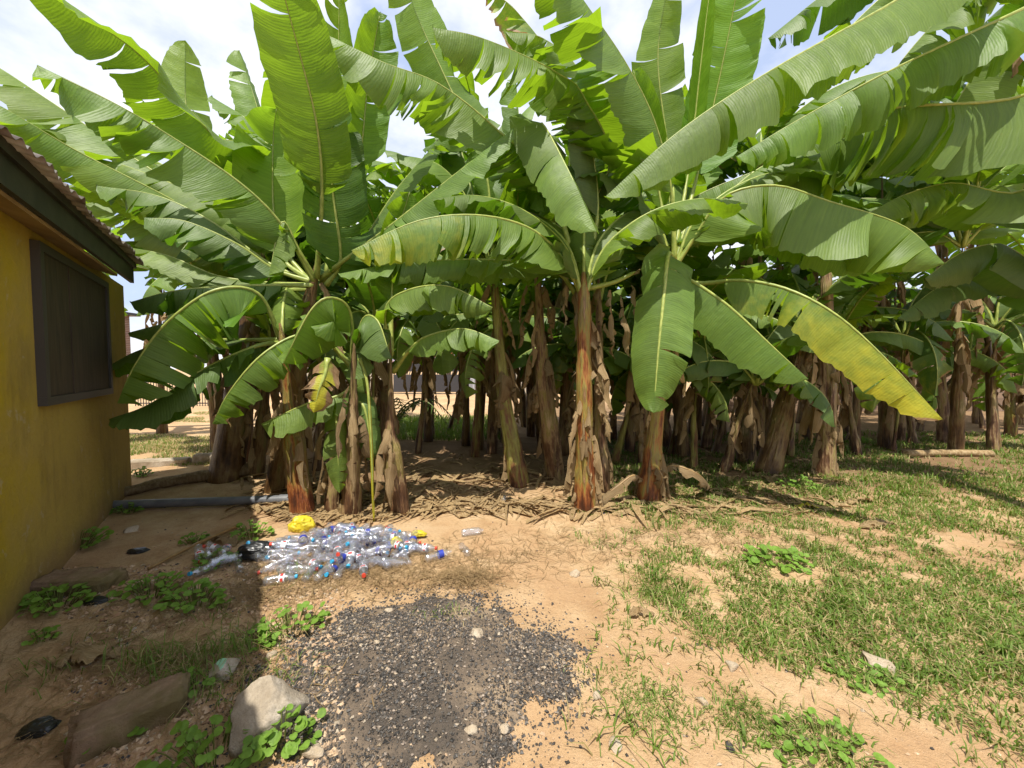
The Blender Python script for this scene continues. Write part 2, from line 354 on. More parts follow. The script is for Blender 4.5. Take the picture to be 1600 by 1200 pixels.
# ================================================================== SETTING
def ground():
    xs = [-400, -200, -100, -60, -40, -28, -20, -15, -12, -10, -8.5] + [-7.5 + .075 * i for i in range(200)] + [7.6, 8.5, 10, 12, 15, 20, 28, 40, 60, 100, 200, 400]
    ys = [-200, -60, -20, -8, -4, -2, -1, -.4] + [.075 * i for i in range(0, 110)] + [8.3 + .25 * i for i in range(20)] + [14, 16, 19, 23, 28, 36, 50, 80, 140, 250, 420]
    nx, ny = len(xs), len(ys)
    vs = [(x, y, gh(x, y) if abs(x) < 30 and abs(y) < 40 else 0) for y in ys for x in xs]
    fs = [(j * nx + i, j * nx + i + 1, (j + 1) * nx + i + 1, (j + 1) * nx + i) for j in range(ny - 1) for i in range(nx - 1)]
    wear_shade = []
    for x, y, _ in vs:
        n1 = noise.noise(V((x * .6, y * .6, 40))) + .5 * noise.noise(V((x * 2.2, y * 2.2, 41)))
        u = sstep(4.1, 5.0, y + .5 * n1) * sstep(-.62, -.5, x / max(y, 1) + .1 * n1) * (1 - sstep(14, 18, y))  # darkens the ground under the plants: mostly canopy shade put into the colour
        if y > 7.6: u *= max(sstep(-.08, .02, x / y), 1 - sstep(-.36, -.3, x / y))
        wear_shade.append((min(1, u), 0, 0))
    m = M('sandy_soil'); co = obc(m)
    big = m.noise(co, .55, 5, .6); mid = m.noise(co, 3.2, 6, .65); fine = m.noise(co, 42, 5, .7); grit = m.noise(co, 160, 3, .7)
    c = m.ramp(mid, [(.3, (.34, .205, .10)), (.48, (.48, .325, .175)), (.7, (.57, .425, .255))])
    c = m.mix(m.ramp(big, [(.42, (0, 0, 0)), (.62, (.75, .75, .75))]), c, (.40, .24, .125))
    c = m.mix(m.ramp(fine, [(.5, (0, 0, 0)), (.72, (.6, .6, .6))]), c, (.32, .2, .11))
    c = m.mix(m.ramp(grit, [(.62, (0, 0, 0)), (.72, (.7, .7, .7))]), c, (.62, .5, .36))
    soil_shade = m.n('SeparateColor'); m.l(m.n('Attribute', attribute_name='wear_shade').outputs['Color'], soil_shade.inputs[0])
    c = m.mix(m.math('MULTIPLY', soil_shade.outputs[0], .8), c, m.mix(mid, (.10, .06, .03), (.24, .15, .08)))  # painted canopy shade: soil mixed towards dark brown where masked
    m.set(color=c, rough=.95, spec=.1); m.bump(m.math('ADD', m.math('MULTIPLY', mid, 1.2), m.math('ADD', m.math('MULTIPLY', fine, .6), m.math('MULTIPLY', grit, .25))), .025, .9)
    tag(mesh('ground', vs, fs, m.m, wear_shade=wear_shade), 'sandy reddish brown earth of the yard', 'ground', kind='structure')
ground()

# ---- house on the left
WD = V((-.568, .823, 0)).normalized(); WN = V((WD.y, -WD.x, 0))          # along the wall, out of the wall
def hp(a, n_, z): return WD * a + WN * n_ + V((0, 0, z))
def house():
    e = empty('house', hp(2.2, -1.19, 0), 'low ochre house under a dark corrugated roof at left edge', 'house'); org = e.location
    m = M('ochre_plaster'); co = obc(m); sp = m.n('SeparateXYZ', {'Vector': m.n('VectorRotate', {'Vector': co, 'Angle': -math.atan2(WD.y, WD.x)}, rotation_type='Z_AXIS').outputs[0]})
    n1 = m.noise(co, 2.2, 6, .62); n2 = m.noise(co, 16, 5, .65)
    c = m.mix(m.ramp(n1, [(.4, (0, 0, 0)), (.65, (1, 1, 1))]), (.42, .30, .004), (.33, .235, .006))
    tan = m.ramp(m.math('ADD', m.math('MULTIPLY', sp.outputs[0], .55), m.math('MULTIPLY', m.math('SUBTRACT', n1, .5), .9)), [(.55, (0, 0, 0)), (.95, (1, 1, 1))])
    c = m.mix(m.math('MULTIPLY', tan, .7), c, (.42, .30, .09))
    low = m.ramp(m.math('ADD', sp.outputs[2], m.math('MULTIPLY', m.math('SUBTRACT', n1, .5), .7)), [(.02, (1, 1, 1)), (.30, (0, 0, 0))])
    c = m.mix(m.math('MULTIPLY', low, .75), c, (.24, .15, .075))
    c = m.mix(m.ramp(n2, [(.6, (0, 0, 0)), (.75, (.5, .5, .5))]), c, (.3, .2, .08))
    drip = m.math('ADD', m.math('MULTIPLY', m.noise(m.mapv(co, (5, 5, .8)), 1, 5, .7), .5), m.math('MULTIPLY', m.noise(co, 1.6, 4, .6), .5))
    c = m.mix(m.ramp(drip, [(.5, (0, 0, 0)), (.66, (.5, .5, .5))]), c, (.16, .11, .04))
    c = m.mix(m.ramp(m.noise(m.mapv(co, (1, 1, 1)), 5.5, 7, .7), [(.62, (0, 0, 0)), (.66, (.55, .55, .55))]), c, (.42, .34, .2))
    m.set(color=c, rough=.85, spec=.2); m.bump(m.math('ADD', n2, n1), .02, .5)
    a0, a1 = -3.0, 6.45
    g = Geo(); cx = hp((a0 + a1) / 2, -1.19 - 2, 1.2 - .1)
    g.box(cx - org, a1 - a0, 4, 2.75, ax=(WD, WN, V((0, 0, 1)))); g.build('wall', m.m, e, smooth=False)
    wm = M('dark_window_boards'); c2 = obc(wm); nn = wm.noise(wm.mapv(c2, (9, 9, 1.2)), 2.5, 4)
    wm.set(color=wm.ramp(nn, [(.3, (.03, .021, .014)), (.7, (.065, .045, .027))]), rough=.7); wm.bump(nn, .006)
    fm = M('window_frame_paint'); fm.set(color=(.05, .045, .038), rough=.6)
    # shuttered window: frame plus three boards
    wa0, wa1, z0, z1 = 4.02, 5.62, 1.235, 2.37
    fr = Geo()
    for z in (z0 + .03, z1 - .03): fr.box(hp((wa0 + wa1) / 2, -1.19 + .022, z) - org, wa1 - wa0, .05, .06, ax=(WD, WN, V((0, 0, 1))))
    for a in (wa0 + .03, wa1 - .03): fr.box(hp(a, -1.19 + .022, (z0 + z1) / 2) - org, .06, .05, z1 - z0 - .121, ax=(WD, WN, V((0, 0, 1))))
    f = fr.build('window_frame', fm.m, e, smooth=False); f['label'] = 'dark frame of the boarded window'
    nb = 3; bw = (wa1 - wa0 - .124) / nb
    for k in range(nb):
        b = Geo(); b.box(hp(wa0 + .062 + bw * (k + .5), -1.19 + .016 + .004 * (k % 2), (z0 + z1) / 2) - org, bw - .012, .03, z1 - z0 - .124, ax=(WD, WN, V((0, 0, 1)))); b.build('window_board', wm.m, f, smooth=False)
    # roof: corrugated sheet, fascia, soffit
    en, ez = -.97, 2.40; e0, e1 = -3.3, 5.75; slope = .22
    rm = M('rusty_roof_sheet'); nn = rm.noise(obc(rm), 5, 5); rm.set(color=rm.ramp(nn, [(.35, (.10, .065, .05)), (.55, (.3, .25, .22)), (.7, (.5, .47, .44))]), rough=.5, metal=.3); rm.bump(nn, .004)
    vs = []; fs = []; na = int((e1 - e0) / .0155); nr = 10
    for lay in (0, 1):
        for j in range(nr + 1):
            for i in range(na + 1):
                a = e0 + (e1 - e0) * i / na; s = -.09 + 2.6 * j / nr
                jag = .05 * noise.noise(V((a * 2.3, 0, 1))) + .04 * noise.noise(V((a * 6.3, 0, 7))) if j == 0 else 0
                p = hp(a, en - s + jag + .0, ez + .235 + s * slope + .016 * math.sin(a * 2 * math.pi / .095) - lay * .004 + .015 * noise.noise(V((a * 1.1, s, 3))))
                vs.append(p - org)
    S = (nr + 1) * (na + 1)
    for j in range(nr):
        for i in range(na):
            q = j * (na + 1) + i; fs.append((q, q + 1, q + na + 2, q + na + 1)); fs.append((S + q, S + q + na + 1, S + q + na + 2, S + q + 1))
    for i in range(na): fs.append((i, S + i, S + i + 1, i + 1))
    mesh('roof', vs, fs, rm.m, e)
    dm = M('dark_fascia_board'); nn = dm.noise(obc(dm), 7, 4); dm.set(color=dm.ramp(nn, [(.35, (.017, .015, .012)), (.7, (.038, .034, .026))]), rough=.6); dm.bump(nn, .005)
    g = Geo(); L = e1 - e0 - .08
    g.box(hp((e0 + e1) / 2, en - .015, ez + .115) - org, L, .03, .22, ax=(WD, WN, V((0, 0, 1))))
    g.box(hp((e0 + e1) / 2, en - .001, ez + .19) - org, L, .05, .06, ax=(WD, WN, V((0, 0, 1)))); g.build('fascia', dm.m, e, smooth=False)
    sm = M('soffit_board'); nn = sm.noise(obc(sm), 4, 5); sm.set(color=sm.ramp(nn, [(.35, (.24, .15, .07)), (.7, (.36, .24, .12))]), rough=.8)
    up = (WN * -1 + V((0, 0, .3))).normalized()
    g = Geo(); g.box(hp((e0 + e1) / 2 - .2, (en - .035 - 1.185) / 2, ez + .02) - org, L - .5, abs(en - .035 + 1.185), .02, ax=(WD, up, WD.cross(up))); g.build('soffit', sm.m, e, smooth=False)
house()

# ================================================================== FRONT BANANA PLANTS
GF = 'banana plants along the front of the grove'
# A: short plant with a bright orange stem by the bottle heap
A, c = banana((475, 803), (440, 528), 'banana plant with a glossy orange stem behind the yellow bag', .115, .07, 'stem_red', 11, 5, GF, flaps=9)
D = .93
H(A, [(440, 530, 4.05), (405, 459, 3.8), (337, 452, 3.55), (262, 501, 3.4), (210, 569, 3.3), (183, 630, 3.3)], .52, fold=(.95, .95), droop=.35, tears=12, seed=1, pf=.16, hint=(.25, -.2, 1), mat='leaf', yel=.12, lean=.1, rag=.05)
H(A, [(440, 535, 4.15), (400, 540, 3.9), (320, 575, 3.7), (235, 630, 3.55), (170, 655, 3.5)], .27, fold=(.6, 1.0), droop=.4, tears=4, seed=2, mat='leaf_deep', pf=.2)
H(A, [(438, 530, 4.2), (370, 530, 4.3), (290, 530, 4.3), (210, 550, 4.2), (135, 595, 4.1)], .2, fold=(.5, .7), tears=2, seed=3, mat='leaf_deep', pf=.2)
autoleaf(A, c, 2.0, 1.1, 1.6, .26, 4, mat='leaf')
# B: cluster with two brown stems
B, c = banana((548, 806), (553, 560), 'banana plant with a brown ragged stem and a thin yellow hanging stalk', .105, .07, 'stem_brown', 12, 5, GF)
H(B, [(553, 575, 4.0), (505, 528, 3.85), (461, 524, 3.7), (405, 557, 3.5), (356, 614, 3.4), (332, 662, 3.4)], .30, fold=(.9, .9), droop=.35, tears=7, seed=5, pf=.18, hint=(.2, -.2, 1), yel=.1, lean=.1)
H(B, [(553, 565, 4.0), (548, 487, 3.8), (517, 464, 3.6), (484, 486, 3.5), (442, 568, 3.4)], .46, fold=(1.0, .9), droop=.3, tears=3, seed=6, pf=.2, hint=(.4, -.2, 1), lean=.1)
H(B, [(553, 570, 4.0), (566, 500, 3.85), (590, 500, 3.7), (612, 560, 3.6)], .3, fold=(.8, .9), droop=.3, tears=1, seed=7, pf=.2, mat='leaf_deep')
H(B, [(555, 600, 4.0), (528, 618, 3.85), (480, 630, 3.75), (408, 662, 3.65)], .25, fold=(.9, .9), droop=.3, tears=3, seed=8, pf=.15, mat='leaf')
make_leaf(B, [at(512, 560, 3.6), at(508, 585, 3.55), at(498, 610, 3.5), at(490, 645, 3.5)], .14, hint=face(at(500, 600, 3.5)), fold=(.2, .2), tears=3, seed=9, mat='leaf', dry=1.6, yel=.7, pf=.02, rag=.2, crinkle=.05, label='withered brown and yellow leaf end')
make_leaf(B, [at(562, 560, 3.85), at(574, 600, 3.8), at(580, 690, 3.75), at(583, 780, 3.75), at(586, 838, 3.78)], .035, hint=face(at(580, 700, 3.8)), fold=(.9, .9), tears=0, seed=10, mat='leaf_young', yel=.8, pf=.02, rib='rib', ribr=.012, label='thin yellow dangling leaf stalk')
B2, c = banana((520, 800), (520, 600), 'slim banana sucker with red banded leaf between two stems', .07, .05, 'stem_brown', 13, 2, GF)
H(B2, [(520, 700, 4.0), (524, 640, 3.85), (527, 700, 3.75), (531, 770, 3.75)], .14, hint=face(at(525, 700, 3.8)), fold=(.2, .2), tears=2, seed=14, yel=.15, pf=.1)
H(B2, [(530, 640, 4.1), (565, 630, 3.95), (578, 690, 3.9), (575, 720, 3.9)], .13, hint=face(at(570, 680, 3.9)), fold=(.2, .2), tears=2, seed=15, mat='leaf_deep')
# C: slender plant with bare stem right of B
C_, c = banana((627, 802), (610, 545), 'slender banana plant with a papery tan stem base, right of the bottles', .105, .055, 'stem_brown', 16, 3, GF, lean=-.05)
H(C_, [(610, 560, 4.05), (603, 482, 3.9), (640, 452, 3.75), (702, 447, 3.6), (770, 480, 3.5)], .29, fold=(.9, .9), droop=.35, tears=4, seed=17, pf=.2)
H(C_, [(614, 580, 4.05), (640, 545, 3.85), (669, 524, 3.75), (725, 513, 3.6), (780, 532, 3.5)], .22, fold=(.9, .9), droop=.35, tears=3, seed=18, pf=.25)
H(C_, [(608, 560, 4.05), (585, 520, 4.0), (560, 530, 3.9), (540, 590, 3.85)], .25, fold=(.8, .8), tears=2, seed=19, pf=.2, mat='leaf_deep')
H(C_, [(611, 555, 4.05), (612, 470, 4.1), (618, 380, 4.1), (640, 300, 4.0)], .2, hint=face(at(615, 400, 4), -1), fold=(.3, .3), tears=2, seed=20, pf=.35)
# D: big left plant with the tall glowing leaf
Dp, c = banana((432, 765), (492, 430, 4.3), 'tall banana plant at left with one broad upright glowing leaf', .13, .09, 'stem_dark', 21, 5, GF)
H(Dp, [(492, 440, 4.3), (440, 350, 4.0), (375, 285, 3.75), (270, 214, 3.45), (180, 161, 3.2), (58, 101, 3.0)], .42, fold=(.85, 1.0), droop=.35, tears=10, seed=22, pf=.16, hint=(.1, -.25, 1))
H(Dp, [(495, 435, 4.25), (503, 300, 3.9), (495, 195, 3.65), (469, 86, 3.4), (446, 0, 3.2), (425, -90, 3.0)], .325, hint=face(at(470, 90, 3.4), -1, .5), fold=(.18, .12), droop=.1, tears=3, seed=23, mat='leaf_young', pf=.33, label='broad upright leaf glowing yellow green')
H(Dp, [(488, 440, 4.5), (440, 400, 4.6), (427, 319, 4.6), (427, 214, 4.6), (432, 170, 4.5)], .4, hint=face(at(427, 270, 4.6), -1), fold=(.15, .15), tears=2, seed=24, mat='leaf_young', pf=.28)
H(Dp, [(510, 445, 4.3), (532, 405, 4.2), (520, 300, 4.0), (516, 230, 3.95), (524, 160, 3.9)], .36, hint=face(at(520, 270, 4), -1), fold=(.1, .3), droop=.3, tears=5, seed=25, mat='leaf_deep', pf=.1)
H(Dp, [(520, 430, 4.5), (560, 260, 4.5), (575, 130, 4.4), (594, 18, 4.3)], .3, hint=face(at(580, 100, 4.4), -1), fold=(.3, .5), tears=3, seed=26, mat='leaf', pf=.45)
H(Dp, [(510, 430, 4.8), (530, 250, 5.0), (529, 120, 5.0), (530, -20, 4.9)], .33, hint=face(at(530, 50, 5), -1), fold=(.3, .3), tears=4, seed=27, mat='leaf', pf=.4)
H(Dp, [(500, 435, 4.3), (545, 400, 4.1), (612, 350, 3.95), (700, 280, 3.85), (803, 200, 3.75)], .3, hint=(-.5, -.75, .8), fold=(.15, .3), droop=.3, tears=3, seed=28, pf=.2)
H(Dp, [(500, 440, 4.4), (560, 385, 4.35), (620, 295, 4.3), (697, 205, 4.25)], .3, hint=(-.6, -.7, .6), fold=(.2, .2), droop=.3, tears=3, seed=29, pf=.25)
H(Dp, [(490, 445, 4.5), (410, 440, 4.5), (340, 430, 4.4), (260, 398, 4.3), (185, 384, 4.2)], .26, fold=(.7, .8), tears=5, seed=30, pf=.2)
H(Dp, [(490, 440, 4.6), (420, 410, 4.6), (330, 345, 4.5), (245, 305, 4.4), (150, 290, 4.3)], .36, fold=(.9, .9), tears=8, seed=31, mat='leaf_deep', pf=.2)
H(Dp, [(488, 440, 4.4), (430, 420, 4.3), (370, 380, 4.15), (290, 345, 4.0), (225, 340, 3.9)], .34, fold=(.9, .9), tears=6, seed=32, mat='leaf_deep', pf=.2)
H(Dp, [(488, 450, 4.4), (420, 455, 4.4), (340, 470, 4.4), (270, 500, 4.3), (200, 520, 4.2)], .26, fold=(.6, .6), tears=4, seed=33, mat='leaf_deep', pf=.2)
H(Dp, [(492, 435, 4.3), (470, 395, 4.15), (440, 345, 4.0), (420, 430, 3.95)], .2, fold=(.8, .8), tears=3, seed=34, pf=.25)
H(Dp, [(490, 445, 4.3), (400, 445, 4.1), (330, 448, 3.95), (265, 455, 3.85), (203, 472, 3.8)], .27, fold=(.9, .9), tears=9, seed=341, mat='leaf_deep', pf=.2)
H(Dp, [(490, 445, 4.6), (400, 350, 4.8), (300, 300, 4.9), (200, 260, 4.9), (120, 240, 4.9)], .36, fold=(.8, .8), tears=9, seed=342, pf=.2)
# E: left rear cluster
E, c = banana((352, 748), (405, 400, 5.3), 'thick dark banana clump beside the low kerb near the house', .2, .12, 'stem_dark', 35, 8, GF, flaps=8)
H(E, [(405, 410, 5.3), (386, 244, 4.6), (338, 214, 4.3), (285, 158, 4.1), (214, 81, 3.8), (101, 0, 3.5), (30, -60, 3.3)], .44, fold=(.35, .85), droop=.35, tears=6, seed=36, pf=.16, mat='leaf', hint=(-.1, -.15, 1), drop=.06)
H(E, [(400, 410, 5.3), (300, 330, 4.9), (120, 235, 4.3), (0, 165, 3.9), (-80, 135, 3.8)], .46, fold=(.9, .9), tears=8, seed=37, pf=.12)
H(E, [(400, 405, 5.3), (330, 330, 5.2), (200, 240, 5.0), (67, 150, 4.7), (-20, 95, 4.5), (-90, 70, 4.4)], .5, fold=(.8, .8), tears=10, seed=38, pf=.12)
H(E, [(405, 400, 5.4), (330, 280, 5.6), (293, 180, 5.7), (289, 64, 5.7)], .36, hint=face(at(290, 130, 5.7), 1), fold=(.1, .2), tears=3, seed=39, pf=.35)
H(E, [(410, 400, 5.5), (420, 240, 5.7), (400, 160, 5.7), (374, 78, 5.7)], .3, hint=(1, -.4, .3), fold=(.4, .4), tears=2, seed=40, pf=.4)
H(E, [(405, 410, 5.3), (380, 300, 5.2), (330, 240, 5.1), (240, 190, 5.0)], .4, fold=(.5, .6), tears=6, seed=41, pf=.15)
H(E, [(400, 410, 5.3), (330, 370, 5.3), (220, 310, 5.3), (130, 290, 5.2), (95, 300, 5.2)], .3, fold=(.7, .7), tears=6, seed=42, pf=.12, yel=.25, tipdry=.5)
H(E, [(400, 410, 5.3), (320, 390, 5.5), (220, 340, 5.5), (90, 270, 5.4), (20, 250, 5.4)], .4, fold=(.8, .8), tears=16, seed=43, pf=.12, drop=.15)
H(E, [(405, 410, 5.3), (440, 290, 5.3), (400, 200, 5.3), (330, 150, 5.3)], .3, fold=(.6, .6), tears=5, seed=44, pf=.2)
E2, c = banana((398, 742), (425, 520, 5.2), 'dark banana stem squeezed against the thick clump beside the kerb', .11, .08, 'stem_dark', 45, 5, GF)
autoleaf(E2, c, 2.6, .9, 1.8, .28, 46, mat='leaf_deep'); autoleaf(E2, c, 4.2, 1.2, 1.3, .25, 47, mat='leaf')
autoleaf(E2, c, 1.2, 1.2, 1.8, .28, 48, mat='leaf_deep')
# F and G: the middle pair with ragged stems
F, c = banana((812, 757), (772, 432, 5.0), 'banana plant with a bent green stem shaggy at the foot, centre of the grove', .125, .075, 'stem_green', 51, 5, GF, lean=-.06, flaps=9)
H(F, [(772, 440, 5.0), (758, 260, 4.9), (700, 130, 4.8), (650, 20, 4.7), (622, -70, 4.6)], .42, hint=face(at(670, 60, 4.8), 1), fold=(.3, .5), tears=4, seed=52, pf=.25)
H(F, [(772, 440, 5.0), (740, 330, 4.9), (690, 260, 4.8), (620, 240, 4.7)], .35, fold=(.7, .7), tears=4, seed=53, pf=.2)
H(F, [(772, 440, 5.0), (800, 330, 4.9), (812, 220, 4.8), (806, 120, 4.8)], .27, hint=(1, -.5, .2), fold=(.7, .7), tears=5, seed=54, pf=.3)
H(F, [(772, 440, 5.0), (720, 430, 4.8), (690, 440, 4.6), (660, 500, 4.5)], .3, fold=(.7, .7), tears=3, seed=55, pf=.2, mat='leaf_deep')
H(F, [(775, 430, 5.0), (840, 340, 4.8), (850, 290, 4.7), (800, 290, 4.5)], .35, fold=(.6, .6), tears=3, seed=56, pf=.2)
H(F, [(772, 440, 5.2), (720, 230, 5.6), (690, 130, 5.7), (660, 60, 5.6)], .35, fold=(.5, .5), tears=3, seed=57, pf=.3)
G, c = banana((868, 745), (838, 415, 4.9), 'banana plant with a scaly tan stem, second of the leaning middle pair', .13, .08, 'stem_brown', 61, 8, GF, lean=-.04, flaps=12)
H(G, [(838, 420, 4.9), (950, 270, 4.3), (912, 150, 4.0), (875, 116, 3.85), (819, 86, 3.7), (744, 56, 3.5), (676, 43, 3.4)], .45, fold=(.95, .95), droop=.3, tears=20, seed=62, pf=.3, hint=(.1, -.3, 1))
H(G, [(838, 420, 4.9), (890, 250, 4.9), (870, 110, 4.9), (810, 20, 4.8), (760, -20, 4.8)], .36, fold=(.8, .8), tears=16, seed=63, pf=.3, dry=.95, yel=.3, drop=.2, label='shredded leaf with browned edges')
H(G, [(838, 420, 4.9), (930, 250, 4.7), (910, 120, 4.6), (850, 60, 4.5), (790, 50, 4.4)], .4, fold=(.9, .9), tears=22, seed=64, pf=.3, drop=.25)
H(G, [(838, 420, 4.9), (810, 350, 4.7), (815, 260, 4.5), (840, 250, 4.4), (850, 330, 4.3)], .3, fold=(.7, .7), tears=3, seed=65, pf=.2)
H(G, [(838, 420, 4.9), (880, 320, 4.9), (930, 240, 4.8), (935, 320, 4.6)], .36, fold=(.8, .8), tears=4, seed=66, pf=.2, mat='leaf_deep')
# H: the centre plant standing clear in front
Hc, c = banana((915, 795), (912, 448), 'banana plant with split yellow and red stem nearest the open ground, centre', .118, .085, 'stem_red', 71, 7, GF, flaps=20)
H(Hc, [(912, 465, 4.15), (871, 392, 3.8), (819, 352, 3.6), (740, 335, 3.4), (650, 345, 3.3), (549, 391, 3.2)], .40, fold=(.9, 1.0), droop=.3, tears=14, seed=72, pf=.14, dry=.42, yel=.33, hint=(0, -.2, 1), label='pale yellowing leaf with scorched lower edge')
H(Hc, [(908, 470, 4.3), (862, 418, 4.3), (760, 405, 4.15), (630, 410, 4.05), (528, 428, 4.0)], .27, fold=(.8, .9), tears=7, seed=73, pf=.14, mat='leaf')
H(Hc, [(908, 445, 4.25), (868, 300, 4.25), (845, 192, 4.0), (888, 265, 3.6), (932, 362, 3.4)], .36, hint=(.35, -.9, .55), fold=(.55, .5), droop=.3, tears=2, seed=74, pf=.42, yel=.12)
H(Hc, [(905, 450, 4.3), (860, 290, 4.2), (777, 202, 4.0), (687, 131, 3.8), (600, 97, 3.6), (515, 56, 3.5)], .46, fold=(.9, .95), droop=.35, tears=16, seed=75, pf=.3, hint=(.1, -.25, 1))
H(Hc, [(915, 445, 4.2), (935, 330, 4.2), (925, 230, 4.1), (905, 160, 4.0)], .27, hint=(1, -.3, .3), fold=(.7, .7), tears=2, seed=76, pf=.4, mat='leaf_deep')
H(Hc, [(918, 450, 4.2), (960, 440, 4.2), (1000, 420, 4.2)], .05, mat='dry', tears=0, seed=77, rib='rib', pf=.9)
for k in range(7): dry_strip(Hc, at(885 + k * 17, 445 + (k % 3) * 8, 4.2 + .06 * (k % 2)), (-.3 + .12 * k, -.6, 0), .5 + .12 * (k % 3), .07, 780 + k)
for k, (az, el, L) in enumerate([(1.4, 1.35, 2.3), (2.5, 1.2, 2.2), (.6, 1.2, 2.2), (3.4, 1.1, 1.9), (-.2, 1.1, 1.9)]): autoleaf(Hc, c, az, el, L, .3, 790 + k, mat=('leaf', 'leaf_deep')[k % 2], tears=7)
Hc2, c = banana((938, 770), (935, 455, 4.55), 'brown banana stem hugging the split yellow stem from behind', .1, .08, 'stem_brown', 79, 6, GF)
autoleaf(Hc2, c, 1.9, 1.3, 2.2, .3, 80); autoleaf(Hc2, c, .4, 1.1, 2.0, .3, 81, mat='leaf_deep'); autoleaf(Hc2, c, 3.0, 1.25, 2.0, .3, 82)
# I: right-hand plant whose leaves hang towards the camera
I, c = banana((1013, 782), (1052, 405, 4.35), 'leaning banana plant with a golden streaked stem under a limp hanging leaf', .125, .08, 'stem_red', 91, 5, GF, lean=-.02, flaps=12)
H(I, [(1052, 440, 4.35), (1048, 400, 4.1), (1043, 405, 3.88), (1037, 465, 3.72), (1029, 545, 3.63), (1021, 645, 3.6)], .30, hint=face(at(1030, 500, 3.7)), fold=(.25, .3), droop=.3, tears=3, seed=92, pf=.2, rib='rib', ribr=.024, label='limp leaf hanging straight down')
H(I, [(1048, 460, 4.25), (1058, 428, 4.0), (1131, 471, 3.75), (1206, 539, 3.55), (1263, 592, 3.45)], .37, fold=(.95, .95), droop=.25, tears=1, seed=93, pf=.1, hint=(-.2, -.3, 1), yel=.08, lean=.1)
H(I, [(1052, 440, 4.35), (1100, 442, 4.2), (1154, 437, 3.9), (1225, 449, 3.6), (1300, 486, 3.35), (1375, 550, 3.2), (1473, 655, 3.1)], .33, fold=(.9, .95), droop=.25, tears=6, seed=94, pf=.22, yel=.47, dry=.38, tipdry=.35, rib='rib', hint=(-.2, -.3, 1), lean=.12, label='yellow leaf drooping to the right')
H(I, [(1052, 420, 4.35), (1085, 370, 4.25), (1131, 307, 4.05), (1210, 289, 3.9), (1300, 315, 3.75), (1412, 352, 3.6), (1477, 412, 3.5)], .66, fold=(1.0, 1.0), droop=.3, tears=6, seed=95, pf=.13, hint=(0, -.2, 1), mat='leaf', lean=.1)
H(I, [(1055, 410, 4.35), (1050, 300, 4.25), (1025, 195, 4.05), (980, 101, 3.8), (912, 0, 3.5), (860, -70, 3.3)], .56, fold=(.7, .55), droop=.35, tears=7, seed=96, pf=.25, hint=(.35, -.35, 1))
H(I, [(1055, 405, 4.4), (1100, 230, 4.7), (1137, 60, 4.5), (1160, -60, 4.3)], .38, hint=face(at(1140, 60, 4.5), -1, .4), fold=(.2, .15), droop=.1, tears=2, seed=97, pf=.35, mat='leaf_young')
H(I, [(1052, 405, 4.4), (1078, 250, 4.6), (1095, 100, 4.5), (1112, -40, 4.4)], .2, hint=face(at(1100, 60, 4.5), -1, .4), fold=(.9, .9), droop=.2, tears=0, seed=98, pf=.3, mat='leaf_young')
H(I, [(1050, 405, 4.5), (1045, 250, 4.8), (1028, 90, 4.7), (1048, -50, 4.5)], .34, hint=face(at(1030, 60, 4.7), 1, .4), fold=(.25, .25), tears=3, seed=99, pf=.35, mat='leaf')
H(I, [(1050, 405, 4.5), (1030, 300, 4.6), (1010, 190, 4.6), (990, 110, 4.6)], .26, hint=face(at(1010, 150, 4.6), -1), fold=(.4, .4), tears=3, seed=100, pf=.3, mat='leaf_young')
H(I, [(1052, 405, 4.4), (1100, 340, 4.4), (1190, 260, 4.3), (1280, 240, 4.2)], .3, fold=(.6, .6), tears=4, seed=101, pf=.2)
for k in range(5): dry_strip(I, at(1040 + k * 14, 430 + 6 * k, 4.3), (.3 * k - .5, -.5, 0), .6, .07, 1020 + k)
for k, (q, r_) in enumerate([((1030, 735, 4.35), (.9, -.5, 0)), ((1022, 740, 4.3), (.6, -.8, 0)), ((1005, 750, 4.3), (-.3, -.9, 0))]):
    make_leaf(I, [at(*q), at(q[0] + 25 * (1 - k * .8), q[1] - 8, q[2] - .1), at(q[0] + 65 * (1 - k * .8), q[1] + 8, q[2] - .15), V((gp(q[0] + 85 * (1 - k), 770 + k * 12)))], .08, hint=(0, -.6, 1), fold=(.4, .4), tears=2, seed=1030 + k, mat='dry', pf=.02, rag=.2, crinkle=.05, name='dry_leaf', rib='rib_brown', ribr=.01)
for k, (az, el, L) in enumerate([(1.2, 1.3, 2.5), (2.3, 1.2, 2.3), (.5, 1.1, 2.3), (3.2, 1.15, 2.2), (-.1, 1.1, 2.2)]): autoleaf(I, c, az, el, L, .3, 890 + k, mat=('leaf', 'leaf_deep')[k % 2], tears=7)
# J, K: thick leaning stem and the dead skirted one
J, c = banana((1198, 738), (1258, 520, 5.4), 'thick chocolate brown banana stem leaning to the right', .155, .11, 'stem_dark', 111, 2, GF)
for k, (az, el, L) in enumerate([(1.2, 1.2, 2.4), (.2, 1.1, 2.2), (2.6, 1.2, 2.2), (5.2, 1.3, 1.6), (.8, .9, 2.2)]): autoleaf(J, c, az, el, L, .32, 112 + k, mat=('leaf', 'leaf_deep')[k % 2], tears=6)
K, c = banana((1292, 742), (1292, 425, 5.2), 'banana plant wrapped in brown hanging dead leaves at right', .12, .09, 'stem_brown', 121, 14, GF, skirt_len=1.0, flaps=16)
for k, (az, el, L) in enumerate([(1.3, 1.3, 2.4), (.3, 1.1, 2.4), (2.8, 1.2, 2.2), (5.9, 1.1, 1.8), (2., .9, 2.2), (.1, .6, 1.8)]): autoleaf(K, c, az, el, L, .32, 122 + k, mat=('leaf', 'leaf_deep')[k % 2], tears=7)
